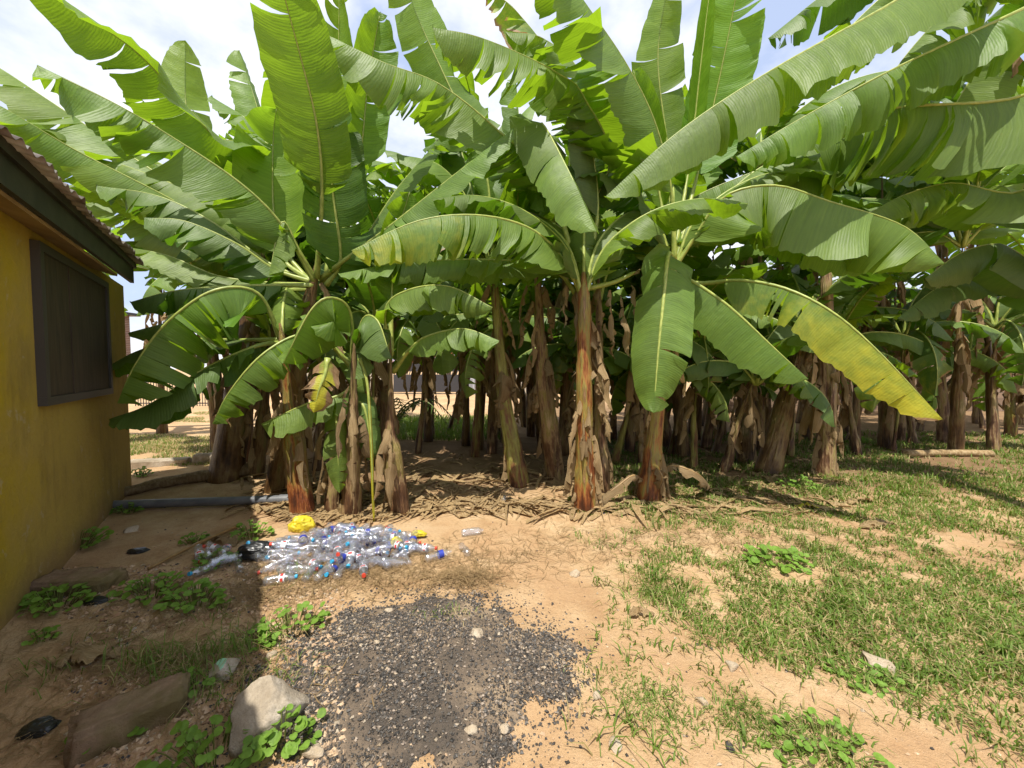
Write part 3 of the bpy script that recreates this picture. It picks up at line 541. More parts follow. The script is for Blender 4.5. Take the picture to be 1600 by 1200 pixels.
K2, c = banana((1165, 722), (1168, 560, 5.9), 'short brown banana stem left of the thick leaning stem', .13, .1, 'stem_dark', 131, 6, GF)
for k, (az, el, L) in enumerate([(.3, .9, 1.4), (2.4, .9, 1.5), (4.0, .8, 1.2)]): autoleaf(K2, c, az, el, L, .26, 132 + k, mat='leaf_deep', tears=4)
# R: tall plant just off the right edge, its long leaves reach into the picture
b = V((5.5, 3.7, 0))
Rp, c = banana(None, (1660, -20, 3.6), 'tall banana plant at right edge, long leaves sweeping over the grove', .16, .1, 'stem_green', 141, 4, GF, base=b)
H(Rp, [(1650, -40, 3.6), (1540, -90, 3.3), (1400, 0, 3.2), (1200, 112, 3.2), (1060, 205, 3.3), (945, 308, 3.4)], .44, fold=(.8, 1.0), droop=.35, tears=6, seed=142, pf=.12, hint=(-.1, -.3, 1))
H(Rp, [(1660, -20, 3.6), (1600, 12, 3.5), (1400, 105, 3.7), (1250, 185, 3.9), (1150, 245, 4.0)], .46, fold=(.8, .95), droop=.35, tears=15, seed=143, pf=.1, hint=(-.1, -.3, 1))
H(Rp, [(1660, 60, 3.8), (1600, 148, 3.75), (1400, 168, 3.95), (1300, 200, 4.2), (1220, 250, 4.4), (1080, 310, 4.7), (982, 388, 4.8)], .74, fold=(.9, 1.0), droop=.3, tears=20, seed=144, pf=.1, hint=(0, -.25, 1), dry=.45, lean=.35)
H(Rp, [(1660, 100, 3.8), (1610, 290, 3.9), (1487, 285, 4.1), (1410, 305, 4.15), (1355, 335, 4.2)], .44, fold=(.9, .95), droop=.3, tears=12, seed=145, pf=.3, dry=.4)
H(Rp, [(1660, 150, 4.0), (1640, 430, 4.4), (1585, 422, 4.5), (1480, 441, 4.6), (1402, 497, 4.7)], .34, fold=(.9, .9), tears=3, seed=146, pf=.35, mat='leaf_deep')
H(Rp, [(1660, 100, 4.0), (1640, 390, 4.1), (1560, 380, 4.2), (1500, 395, 4.3), (1445, 435, 4.3)], .42, fold=(.9, .9), tears=4, seed=147, pf=.35, mat='leaf_deep')
H(Rp, [(1660, -30, 3.7), (1640, -20, 4.2), (1560, 60, 4.6), (1500, 150, 4.8), (1440, 260, 4.9)], .5, fold=(.8, .8), tears=14, seed=148, pf=.12)
H(Rp, [(1660, -30, 3.7), (1700, 60, 4.4), (1660, 180, 4.6), (1600, 270, 4.7)], .5, fold=(.8, .8), tears=12, seed=149, pf=.12)

H(Rp, [(1660, -30, 3.8), (1600, -120, 4.0), (1450, -60, 4.4), (1330, 40, 4.7), (1240, 150, 4.9)], .5, fold=(.8, .9), tears=14, seed=150, pf=.12)
H(Rp, [(1660, -30, 3.8), (1640, -90, 4.2), (1540, -40, 4.8), (1420, 80, 5.2), (1340, 200, 5.3)], .5, fold=(.8, .9), tears=14, seed=151, pf=.12)
H(Rp, [(1660, -30, 3.8), (1560, -160, 4.2), (1420, -110, 4.7), (1300, -20, 5.0), (1200, 60, 5.2)], .5, fold=(.7, .7), tears=9, seed=152, pf=.12, mat='leaf_deep')
# ================================================================== BACK ROWS
GB = 'banana plants at the back of the grove'
LB = 'leafy banana plant crowded in the shaded back rows'
def bx(px, d): return (px - CX) / FPX * d
for i, (px, d, hc, n, L) in enumerate([(415, 6.6, 2.9, 8, 2.0), (505, 6.2, 3.2, 9, 2.2), (560, 7.2, 3.4, 9, 2.2), (672, 7.8, 3.5, 9, 2.3), (728, 7.2, 3.4, 8, 2.2), (768, 6.6, 3.3, 8, 2.2),
        (880, 6.4, 3.5, 9, 2.3), (985, 6.6, 3.4, 9, 2.3), (1072, 6.2, 3.4, 9, 2.3), (1105, 7.0, 3.8, 9, 2.4), (1160, 7.4, 4.2, 10, 2.5), (1235, 7.2, 3.9, 10, 2.5),
        (1340, 6.8, 3.8, 10, 2.4), (1410, 7.6, 4.2, 9, 2.5), (1500, 6.4, 3.6, 10, 2.4), (940, 7.8, 4.4, 9, 2.5), (1010, 8.2, 4.6, 9, 2.5), (830, 8.0, 4.2, 8, 2.2), (250, 8.4, 3.6, 8, 2.0), (150, 7.0, 3.0, 8, 2.0)]):
    autoplant(bx(px, d), d, hc, LB, 200 + i, n, L, GB, ('stem_dark', 'stem_brown')[i % 2], .12, skirts=8, up=1.0)
for i, (px, d, hc, n, L) in enumerate([(700, 8.6, 1.5, 6, 1.1), (960, 7.6, 1.3, 7, 1.2), (1120, 6.6, 1.1, 6, 1.2), (1080, 8.2, 1.6, 7, 1.4), (1385, 8.4, 1.5, 7, 1.5), (890, 8.4, 1.3, 6, 1.2), (1290, 8.6, 1.7, 7, 1.5), (1330, 7.4, 1.9, 8, 1.7), (1440, 8.8, 1.9, 8, 1.7), (1240, 6.6, 1.3, 7, 1.3), (1540, 9.2, 1.8, 8, 1.7), (1180, 8.0, 2.0, 8, 1.8), (1040, 9.0, 1.9, 8, 1.8), (840, 8.8, 1.7, 8, 1.6), (560, 8.6, 1.8, 8, 1.6), (490, 7.6, 1.5, 7, 1.4), (780, 8.0, 1.5, 7, 1.4)]):
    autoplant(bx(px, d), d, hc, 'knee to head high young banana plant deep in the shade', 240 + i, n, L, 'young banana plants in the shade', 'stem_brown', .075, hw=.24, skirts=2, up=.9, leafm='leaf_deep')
for i, (px, d, hc, n, L, up_) in enumerate([(348, 6.3, 3.2, 8, 2.1, .9), (385, 7.2, 3.0, 8, 2.0, 1.2), (455, 6.9, 2.6, 8, 2.0, 1.2), (535, 6.6, 2.5, 8, 1.9, 1.2), (600, 6.4, 3.0, 8, 2.1, 1.0), (790, 7.4, 2.6, 9, 2.1, 1.3), (850, 7.0, 2.3, 9, 1.9, 1.3), (920, 7.0, 2.5, 9, 2.0, 1.3), (1000, 7.4, 2.4, 9, 2.0, 1.3),
        (1045, 7.0, 2.6, 9, 2.1, 1.3), (1130, 8.2, 2.6, 9, 2.1, 1.3), (1200, 8.6, 2.7, 9, 2.1, 1.2), (1265, 7.8, 4.6, 10, 2.5, .7), (1330, 8.4, 2.8, 9, 2.1, 1.2), (1390, 6.8, 4.9, 10, 2.5, .7), (1480, 7.4, 4.9, 10, 2.5, .8), (1560, 6.8, 4.6, 10, 2.4, .8), (1190, 6.6, 5.0, 10, 2.4, .7), (1090, 7.8, 5.1, 10, 2.5, .7), (1620, 7.6, 4.2, 9, 2.3, .9),
        (820, 9.6, 2.9, 9, 2.2, 1.2), (890, 9.8, 3.0, 9, 2.3, 1.2), (960, 9.6, 2.9, 9, 2.2, 1.2), (1030, 10.2, 3.1, 9, 2.3, 1.2), (1100, 9.8, 3.0, 9, 2.3, 1.2), (1170, 10.2, 3.1, 9, 2.3, 1.2), (1250, 10.4, 3.2, 9, 2.3, 1.2), (1320, 10.4, 3.0, 9, 2.3, 1.2), (1385, 10.6, 3.1, 9, 2.3, 1.2), (1600, 9.8, 3.0, 8, 2.2, 1.1), (470, 9.4, 3.0, 9, 2.2, 1.2), (530, 9.8, 3.1, 9, 2.2, 1.1), (590, 10.2, 3.0, 9, 2.0, 1.0)]):
    if d > 9: hc -= .95
    if d > 9 and i % 3 == 1: continue
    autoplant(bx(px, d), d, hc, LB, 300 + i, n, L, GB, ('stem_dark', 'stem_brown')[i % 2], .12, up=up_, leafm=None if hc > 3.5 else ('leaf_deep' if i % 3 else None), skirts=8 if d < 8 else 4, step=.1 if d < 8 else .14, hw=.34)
for i, (px, d, hc, n, L) in enumerate([(338, 6.6, 4.1, 10, 2.2), (478, 7.0, 4.3, 10, 2.3), (565, 6.9, 4.3, 10, 2.3), (668, 7.5, 4.6, 10, 2.3), (745, 6.9, 4.4, 10, 2.3), (850, 7.2, 4.8, 10, 2.4)]):
    autoplant(bx(px, d), d, hc, LB, 340 + i, n, L, GB, 'stem_dark', .11, up=.9, skirts=7)
for i, (px, d, hc, n, L) in enumerate([(868, 5.7, 1.75, 7, 1.5), (962, 5.8, 1.9, 7, 1.6), (1003, 5.6, 1.5, 7, 1.4), (1088, 5.5, 1.7, 7, 1.5), (1135, 5.4, 1.4, 7, 1.3), (1238, 6.3, 1.7, 8, 1.6), (1345, 6.3, 1.9, 8, 1.7), (1400, 6.6, 2.1, 8, 1.8), (1432, 7.3, 1.8, 8, 1.7), (1502, 7.8, 1.9, 8, 1.7), (1558, 6.6, 2.3, 8, 1.8), (742, 6.3, 2.3, 8, 1.5), (492, 5.4, 1.7, 7, 1.4), (584, 5.6, 2.3, 8, 1.6), (652, 6.5, 2.4, 8, 1.6), (800, 6.0, 2.1, 8, 1.5), (912, 6.3, 2.2, 8, 1.7), (1050, 6.4, 2.2, 8, 1.8), (1180, 6.9, 2.3, 8, 1.8), (1300, 7.0, 2.4, 8, 1.9), (378, 5.9, 2.0, 7, 1.5)]):
    autoplant(bx(px, d), d, hc, 'mid height banana plant filling the gap between taller stems', 360 + i, n, L, 'mid height banana plants between the taller stems', ('stem_brown', 'stem_green')[i % 2], .08, hw=.27, skirts=4, up=1.35, leafm=(None, 'leaf_deep', 'leaf')[i % 3])
for i, (px, d, hc, n, L) in enumerate([(1442, 10.5, 3.0, 9, 2.0), (1530, 10, 2.6, 8, 1.8), (1585, 7.9, 2.2, 7, 1.7)]):
    autoplant(bx(px, d), d, hc, ['dark banana plant before the block wall at right', 'ragged banana plant near the block wall with sky behind', 'banana plant with a green stem at far right edge'][i], 260 + i, n, L, GB, ('stem_brown', 'stem_dark', 'stem_green')[i], .13, skirts=8)

# ================================================================== GROUND CLUTTER
def rock(name, c, size, seed, mat, label, cat='stone', group=None, rot=0, sink=.22, sub=5, angular=.58):
    bm = bmesh.new(); bmesh.ops.create_icosphere(bm, subdivisions=sub, radius=1); rnd = random.Random(seed)
    pl = [(V((rnd.uniform(-1, 1), rnd.uniform(-1, 1), rnd.uniform(-.6, 1))).normalized(), rnd.uniform(.5, .82)) for _ in range(16)]
    for v in bm.verts:
        p = v.co.copy()
        for n_, d in pl:
            k = p.dot(n_) - d
            if k > 0: p -= n_ * k * (angular + .4)
        p *= 1 + .10 * noise.noise(p * 1.6 + V((seed, 0, 0))) + .04 * noise.noise(p * 5 + V((seed, 0, 0))) + .03 * abs(noise.noise(p * 11)) + .015 * noise.noise(p * 25)
        v.co = V((p.x * size[0], p.y * size[1], p.z * size[2]))
    me = bpy.data.meshes.new(name); bm.to_mesh(me); bm.free()
    for mm in (mat if isinstance(mat, list) else [mat]): me.materials.append(mm)
    me.polygons.foreach_set('use_smooth', [True] * len(me.polygons))
    o = link(name, me, None, (c[0], c[1], c[2] + size[2] * (.75 - sink * 2))); o.rotation_euler = (rnd.uniform(-.15, .15), rnd.uniform(-.15, .15), rot)
    return tag(o, label, cat, group)
def stone_mat(name, a, b, c3, sc=6, moss=None):
    m = M(name); co = obc(m); n1 = m.noise(co, sc, 6, .62); n2 = m.noise(co, sc * 9, 6, .8)
    c = m.mix(m.ramp(n2, [(.4, (0, 0, 0)), (.62, (.8, .8, .8))]), m.ramp(n1, [(.32, a), (.5, b), (.7, c3)]), tuple(x * .7 for x in b))
    if moss:
        f = m.ramp(m.noise(co, sc * .8, 5), [(.4, (0, 0, 0)), (.6, (1, 1, 1))]); c = m.mix(f, c, moss)
    m.set(color=c, rough=.9, spec=.2); m.bump(m.math('ADD', n1, m.math('ADD', m.math('MULTIPLY', n2, .8), m.math('MULTIPLY', m.noise(co, sc * 28, 4, .8), .15))), .018, .7); return m
MAT['rock'] = stone_mat('grey_rock', (.24, .19, .13), (.42, .35, .26), (.56, .5, .42)).m
MAT['concrete'] = stone_mat('mossy_concrete', (.19, .12, .07), (.3, .2, .125), (.4, .28, .19), 7, (.17, .13, .055)).m
MAT['pale_stone'] = stone_mat('pale_stone', (.38, .29, .18), (.52, .42, .3), (.64, .57, .45), 9).m
MAT['pebble_dark'] = stone_mat('dark_pebble', (.05, .045, .045), (.11, .1, .095), (.2, .18, .17), 30).m
mm = M('mint_paint'); mm.set(color=mm.ramp(mm.noise(obc(mm), 22, 5), [(.35, (.3, .6, .42)), (.7, (.42, .74, .56))]), rough=.6); MAT['mint'] = mm.m
rock('rock', gp(425, 1130), (.175, .13, .15), 3, MAT['rock'], 'large rough grey rock half buried at edge of the tar heap', 'rock', rot=.5)
ps = rock('rock', gp(352, 1052), (.085, .07, .07), 8, [MAT['rock'], MAT['mint']], 'grey stone with a mint green painted top', 'rock', rot=.2)
me = ps.data
for p in me.polygons:
    if p.normal.z > .55 and p.center.x < .02 and p.center.z > .03: p.material_index = 1
def beam(name, p0, p1, wdt, hgt, seed, mat, label, cat, sinkz=.045):
    p0, p1 = V(p0), V(p1); d = (p1 - p0); L = d.length; ang = math.atan2(d.y, d.x)
    bm = bmesh.new(); bmesh.ops.create_cube(bm, size=1)
    for v in bm.verts: v.co = V((v.co.x * L, v.co.y * wdt, v.co.z * hgt))
    bmesh.ops.bevel(bm, geom=bm.edges[:], offset=min(.018, hgt * .18), segments=2, affect='EDGES')
    bmesh.ops.subdivide_edges(bm, edges=[e for e in bm.edges if e.calc_length() > .05], cuts=14, use_grid_fill=True)
    for v in bm.verts: v.co += v.co.normalized() * .022 * noise.noise(v.co * 9 + V((seed, 0, 0))) + v.co.normalized() * (.01 * noise.noise(v.co * 26)) + V((0, 0, .006 * noise.noise(v.co * 60)))
    me = bpy.data.meshes.new(name); bm.to_mesh(me); bm.free(); me.materials.append(mat)
    me.polygons.foreach_set('use_smooth', [True] * len(me.polygons))
    c = (p0 + p1) / 2; o = link(name, me, None, (c.x, c.y, gh(c.x, c.y) + hgt / 2 - sinkz)); o.rotation_euler = (.04, .03, ang); return tag(o, label, cat)
beam('concrete_block', gp(110, 1180), gp(292, 1095), .17, .16, 4, MAT['concrete'], 'mossy brown concrete block beside clover-like weeds, nearest the camera', 'block')
beam('concrete_block', gp(60, 925), gp(182, 915), .2, .15, 9, MAT['concrete'], 'mossy brown concrete block lying against the ochre wall', 'block')
beam('kerb', gp(200, 733), gp(300, 724), .14, .15, 14, MAT['rock'], 'low concrete kerb between house corner and dark banana clump', 'kerb')
beam('kerb', gp(302, 724), gp(345, 722), .15, .19, 15, MAT['rock'], 'short raised kerb block touching the dark banana clump', 'kerb')
# fallen trunk by the kerb, pipe, stick, log
def pole(name, pts, r, mat, label, cat, seg=12, rough=.0, part=None):
    pts = [V(p) for p in pts]; C, L = catmull(pts, max(8, int(sum((pts[i + 1] - pts[i]).length for i in range(len(pts) - 1)) / .05)))
    g = Geo(); g.tube(C, (lambda t, a: (r if not isinstance(r, tuple) else r[0] + (r[1] - r[0]) * t) * (1 + rough * noise.noise(V((math.cos(a) * 2, math.sin(a) * 2, t * 14))))), seg)
    return tag(g.build(name, mat, None, C[0], origin=C[0]), label, cat)
pm = M('grey_pvc'); nn = pm.noise(obc(pm), 6, 5); pm.set(color=pm.ramp(nn, [(.4, (.10, .105, .115)), (.7, (.19, .19, .19))]), rough=.45); MAT['pvc'] = pm.m
a, b = gp(150, 796), gp(455, 786)
pipe = empty('drain_pipe', a, 'grey plastic pipe running from the house wall to the orange stem', 'pipe')
g = Geo(); C, L = catmull([a + V((-.25, .05, .05)), a + V((0, 0, .045)), a.lerp(b, .5) + V((0, 0, .045)), b + V((0, 0, .045))], 30); g.tube([p - a for p in C], .045, 16, cap=False); g.tube([p - a for p in C], .039, 16, cap=False); g.build('pipe_barrel', MAT['pvc'], pipe)
g = Geo(); q = C[-1] - a; dd = (C[-1] - C[-2]).normalized(); g.tube([q - dd * .12, q - dd * .118, q + dd * .015], lambda t, a_: .0525, 16, cap=False); s_ = g.build('pipe_socket', MAT['pvc'], pipe)
pole('fallen_stem', [gp(185, 778) + V((0, 0, .05)), gp(280, 758) + V((0, 0, .07)), gp(400, 742) + V((0, 0, .08))], (.05, .09), MAT['dry'], 'fallen dry banana stem lying behind the grey pipe', 'banana stem', rough=.3)
pole('stick', [gp(232, 893) + V((0, 0, .02)), gp(300, 862) + V((0, 0, .045)), gp(372, 826) + V((0, 0, .03))], (.012, .018), MAT['rib_brown'], 'thin brown dry stick lying left of the bottle heap', 'stick', 7, .2)
pole('log', [gp(1415, 714) + V((0, 0, .05)), gp(1480, 713) + V((0, 0, .06)), gp(1550, 714) + V((0, 0, .05))], .055, MAT['dry'], 'pale log lying in the shaded grass at right', 'log', 10, .2)
DS = empty('dead_banana_stem', gp(1452, 655), 'dead banana stem leaning with bare grey stalks before the wall', 'banana stem')
o_ = DS.location
for k, (p, q, r_) in enumerate([((1445, 640, 8.4), (1600, 500, 7.8), .09), ((1380, 650, 8.3), (1560, 545, 8.0), .03), ((1462, 660, 8.5), (1510, 600, 8.2), .025), ((1400, 600, 8.6), (1500, 630, 8.3), .02), ((1500, 590, 8.6), (1570, 640, 8.3), .02)]):
    P = [at(*p), at((p[0] + q[0]) / 2, (p[1] + q[1]) / 2 - 5, (p[2] + q[2]) / 2), at(*q)]; C, L = catmull(P, 12); g = Geo(); g.tube([x - o_ for x in C], lambda t, a: r_ * (.7 + .4 * t), 9); g.build('bare_stalk', MAT['rib_brown' if k else 'stem_dark'], DS)

# tar heap: mound sheet plus thousands of chips
def chips(g, n, place, smin, smax, mi, rnd, zoff=0, flat=.7):
    for _ in range(n):
        q = place()
        if q is None: continue
        x, y = q; s = smin + (smax - smin) * rnd.random() ** 2.6; z = gh(x, y) + zoff + s * .25
        a = rnd.random() * 6.28; ca, sa = math.cos(a), math.sin(a); vs = []
        for (u, v, w_) in ((1, 0, 0), (-1, 0, 0), (0, 1, 0), (0, -1, 0), (0, 0, 1), (0, 0, -1)):
            k = s * rnd.uniform(.7, 1.25); u, v, w_ = (u + rnd.uniform(-.35, .35)) * k, (v + rnd.uniform(-.35, .35)) * k * .8, (w_ + rnd.uniform(-.3, .3)) * k * flat
            vs.append((x + u * ca - v * sa, y + u * sa + v * ca, z + w_))
        g.add(vs, [(0, 2, 4), (2, 1, 4), (1, 3, 4), (3, 0, 4), (2, 0, 5), (1, 2, 5), (3, 1, 5), (0, 3, 5)], None, mi)
def tar_heap():
    rnd = random.Random(5); g = Geo()
    n = 90; vs = []; fs = []; idx = {}
    for j in range(n + 1):
        for i in range(n + 1):
            x = MC[0] - 1.35 + 2.7 * i / n; y = MC[1] - .85 + 1.7 * j / n; r = tar_r(x, y)
            vs.append((x, y, gh(x, y) + .003 - max(0, r - .93) * .12 + .003 * noise.noise(V((x * 22, y * 22, 8)))))
    for j in range(n):
        for i in range(n):
            q = j * (n + 1) + i; x, y, _ = vs[q]
            if heap_r(x, y) < 1.25: fs.append((q, q + 1, q + n + 2, q + n + 1))
    g.add(vs, fs)
    def pl():
        a = rnd.random() * 6.28; r = math.sqrt(rnd.random()) * 1.25
        x, y = MC[0] + .74 * r * math.cos(a), MC[1] + .58 * r * math.sin(a)
        if tar_r(x, y) > 1.0 + rnd.gauss(0, .03): return None
        if noise.noise(V((x * 2.4, y * 3.2, 11))) + .5 * noise.noise(V((x * 7, y * 8, 4))) > .2 and rnd.random() < .7: return None
        return x, y
    chips(g, 36000, pl, .0024, .0095, 1, rnd, .005); chips(g, 5200, pl, .003, .010, 2, rnd, .005); chips(g, 900, pl, .004, .012, 3, rnd, .005)
    def pl2():
        a = rnd.random() * 6.28; r = .95 + abs(rnd.gauss(0, .2)); x, y = MC[0] + .74 * r * math.cos(a), MC[1] + .58 * r * math.sin(a); return x, y
    chips(g, 3200, pl2, .003, .011, 1, rnd, .0)
    m = M('tar_grit'); co = obc(m); n1 = m.noise(co, 3.0, 6, .62); n2 = m.noise(co, 70, 3, .7)
    c = m.ramp(n1, [(.4, (.09, .07, .052)), (.52, (.19, .14, .095)), (.66, (.43, .31, .19))]); c = m.mix(m.math('MULTIPLY', n2, .35), c, (.05, .043, .036)); m.set(color=c, rough=.85); m.bump(n2, .02, 1)
    cm = M('tar_chip'); n1 = cm.noise(obc(cm), 55, 2); cm.set(color=cm.ramp(n1, [(.38, (.024, .022, .02)), (.62, (.10, .088, .075))]), rough=.55, spec=.35)
    gm = M('grey_chip'); n1 = gm.noise(obc(gm), 55, 2); gm.set(color=gm.ramp(n1, [(.36, (.14, .11, .09)), (.64, (.36, .29, .22))]), rough=.8)
    tag(g.build('tar_gravel_heap', [m.m, cm.m, gm.m, MAT['pale_stone']], smooth=False), 'low heap of black tar chippings spread on the sandy ground', 'tar gravel', kind='stuff')
tar_heap()
# loose stones one can count
G_ST = 'loose pale stones lying about the yard'
for k, (px, py, s, lab) in enumerate([(738, 1142, .034, 'cream stone on the near edge of the tar heap, left of a pair'), (787, 1140, .03, 'cream stone on the near edge of the tar heap, right of a pair'), (898, 898, .055, 'tan stone on bare sand right of the straw tuft'),
        (1143, 1042, .045, 'cream stone beside a green tuft on bare sand'), (1372, 1045, .09, 'big yellowish stone half sunk in the grass edge'), (606, 955, .035, 'pinkish stone on the far rim of tar heap'), (960, 1165, .04, 'half sunk sandy stone near bottom centre'),
        (1098, 1098, .035, 'small sandy stone on bare sand left of dark grass tuft'), (932, 1090, .028, 'small cream stone just right of the tar heap'), (590, 1005, .026, 'pale yellow stone lying on the tar chips'), (205, 830, .075, 'grey brown stone in shade by the weeds near the pipe'),
        (1140, 1168, .03, 'small black stone on bare sand near the bottom edge'), (493, 1177, .05, 'orange brown stone at bottom edge of the tar heap'), (425, 1025, .04, 'white stone on left rim of the tar heap'), (744, 990, .05, 'whitish flat stone on top of the tar heap')]):
    rock('stone', gp(px, py), (s, s * .75, s * .6), 50 + k, MAT['pebble_dark'] if k == 11 else MAT['pale_stone'], lab, 'stone', G_ST, rot=k * 1.3, sub=3, angular=.7)
def soil_gravel():
    rnd = random.Random(8); g = Geo()
    def pl():
        y = 1.05 + 4.5 * rnd.random() ** 1.6; x = rnd.uniform(-1.25, 1.35) * y
        return (x, y)
    def pl_l():
        y = 1.15 + 1.7 * rnd.random(); x = -(.45 + .75 * rnd.random()) * y
        return (x, y) if noise.noise(V((x * 1.7, y * 1.7, 21))) > -.25 else None
    chips(g, 2600, pl, .002, .011, 0, rnd); chips(g, 900, pl, .002, .012, 1, rnd); chips(g, 7500, pl_l, .003, .018, 0, rnd); chips(g, 900, pl_l, .003, .013, 1, rnd); chips(g, 1500, pl_l, .003, .016, 2, rnd); chips(g, 500, pl, .002, .012, 2, rnd)
    clod = M('soil_clod'); n1 = clod.noise(obc(clod), 9, 3); clod.set(color=clod.ramp(n1, [(.4, (.34, .2, .11)), (.6, (.5, .36, .23))]), rough=.95)
    tag(g.build('gravel', [clod.m, MAT['pebble_dark'], MAT['pale_stone']], smooth=False), 'small pebbles and clods strewn over the sandy soil', 'gravel', kind='stuff')
soil_gravel()

# grass, straw and litter
def grass_mask(x, y):
    if y < 1.0 or y > 11: return 0
    n1 = noise.noise(V((x * .8, y * .8, 1))); n2 = noise.noise(V((x * 2.6, y * 2.6, 4)))
    edge = .8 + 1.2 * (2.5 - y) if y < 2.5 else .8 + .12 * (y - 2.5)        # grass begins right of this line
    f = sstep(-.25, .55, x - edge + .5 * n1 + .4 * n2)
    f *= sstep(-.66, .28, n2 + .6 * n1 + .5 * noise.noise(V((x * 6, y * 6, 14))) + .05)
    if x > .35 * y - .3: f = max(f, .07)
    if y < 1.75: f *= .45
    return f
def blade(g, p, h, a, bend, wd, mi):
    d = V((math.cos(a), math.sin(a), 0)); s = V((-d.y, d.x, 0)) * wd; p = V(p)
    q1 = p + V((0, 0, h * .55)) + d * bend * h * .3; q2 = p + V((0, 0, h * (1 - bend * .45))) + d * bend * h
    g.add([p - s, p + s, q1 + s * .8, q1 - s * .8, q2], [(0, 1, 2, 3), (3, 2, 4)], None, mi)
def grass_m(name, a, b, t):
    m = M(name); n1 = m.noise(obc(m), 4.5, 3); n2 = m.noise(obc(m), 60, 2); m.set(color=m.ramp(m.math('ADD', m.math('MULTIPLY', n1, .5), m.math('MULTIPLY', n2, .5)), [(.4, a), (.6, b)]), rough=.55, spec=.2)
    tr = m.n('BsdfTranslucent', {'Color': (*t, 1)}); ms = m.n('MixShader', {'Fac': .3}); m.l(m.p.outputs[0], ms.inputs[1]); m.l(tr.outputs[0], ms.inputs[2]); m.l(ms.outputs[0], m.o.inputs['Surface']); return m.m
MAT['grass'] = grass_m('green_grass', (.08, .135, .02), (.16, .235, .045), (.24, .38, .03)); MAT['grass_dry'] = grass_m('dry_grass', (.28, .22, .09), (.48, .38, .19), (.4, .34, .12))
def grass():
    rnd = random.Random(3); g = Geo(); cnt = 0
    for _ in range(46000):
        y = 1.1 + 7.5 * rnd.random() ** 1.25; x = rnd.uniform(-.2, 1.5) * y
        if x > 11 or rnd.random() > grass_mask(x, y) * (1.0 if y < 5 else .8): continue
        for _c in range(rnd.randint(1, 7)):
          xx, yy = x + rnd.gauss(0, .022), y + rnd.gauss(0, .022)
          h = rnd.uniform(.02, .085) * (1.5 if noise.noise(V((x * 1.8, y * 1.8, 9))) > .2 else 1) * (1.5 if y > 4.4 and rnd.random() < .4 else 1)
          blade(g, (xx, yy, gh(xx, yy) - .004), h, rnd.random() * 6.28, rnd.uniform(.3, 1.5), rnd.uniform(.0016, .0042) * (1 + .15 * y), 1 if rnd.random() < .27 else 0); cnt += 1
        if cnt > 62000: break
    # lawn beyond the house corner and behind the middle gap
    for _ in range(26000):
        y = rnd.uniform(5.6, 13); x = rnd.uniform(-1.08, -.72) * y
        if noise.noise(V((x * .9, y * .9, 6))) > (.45 if y < 8.3 else (-.1 if y > 10.5 else -.4)): continue
        blade(g, (x, y, gh(x, y) - .004), rnd.uniform(.03, .09), rnd.random() * 6.28, rnd.uniform(.3, 1.2), .005, 1 if rnd.random() < .55 else 0)
    for _ in range(7000):
        y = rnd.uniform(7.6, 11.5); x = rnd.uniform(-.33, -.02) * y
        blade(g, (x, y, gh(x, y) - .004), rnd.uniform(.06, .22), rnd.random() * 6.28, rnd.uniform(.2, .9), .007, 0)
    # sparse small tufts on the bare sand
    for (px, py, n, hh) in [(1010, 1095, 380, .04), (1170, 1125, 420, .06), (1040, 1130, 300, .035), (965, 1060, 200, .03), (700, 960, 60, .05), (330, 1030, 110, .2), (230, 1045, 110, .18), (390, 1010, 90, .16), (290, 1060, 80, .17), (150, 1010, 40, .1), (60, 1060, 40, .1), (340, 960, 60, .1), (340, 1085, 90, .1), (1120, 990, 150, .06), (1280, 1170, 350, .06), (1020, 935, 200, .09), (1200, 1020, 150, .05), (470, 900, 60, .12), (430, 1060, 60, .1), (915, 800, 160, .06), (1090, 775, 200, .07)]:
        c = gp(px, py)
        for _ in range(n):
            x, y = c.x + rnd.gauss(0, .1), c.y + rnd.gauss(0, .06); blade(g, (x, y, gh(x, y) - .003), rnd.uniform(.4, 1) * hh, rnd.random() * 6.28, rnd.uniform(.5, 1.7), .0022, 1 if rnd.random() < .25 else 0)
    tag(g.build('grass', [MAT['grass'], MAT['grass_dry']]), 'short green grass spreading over the right side of the yard', 'grass', kind='stuff')
grass()
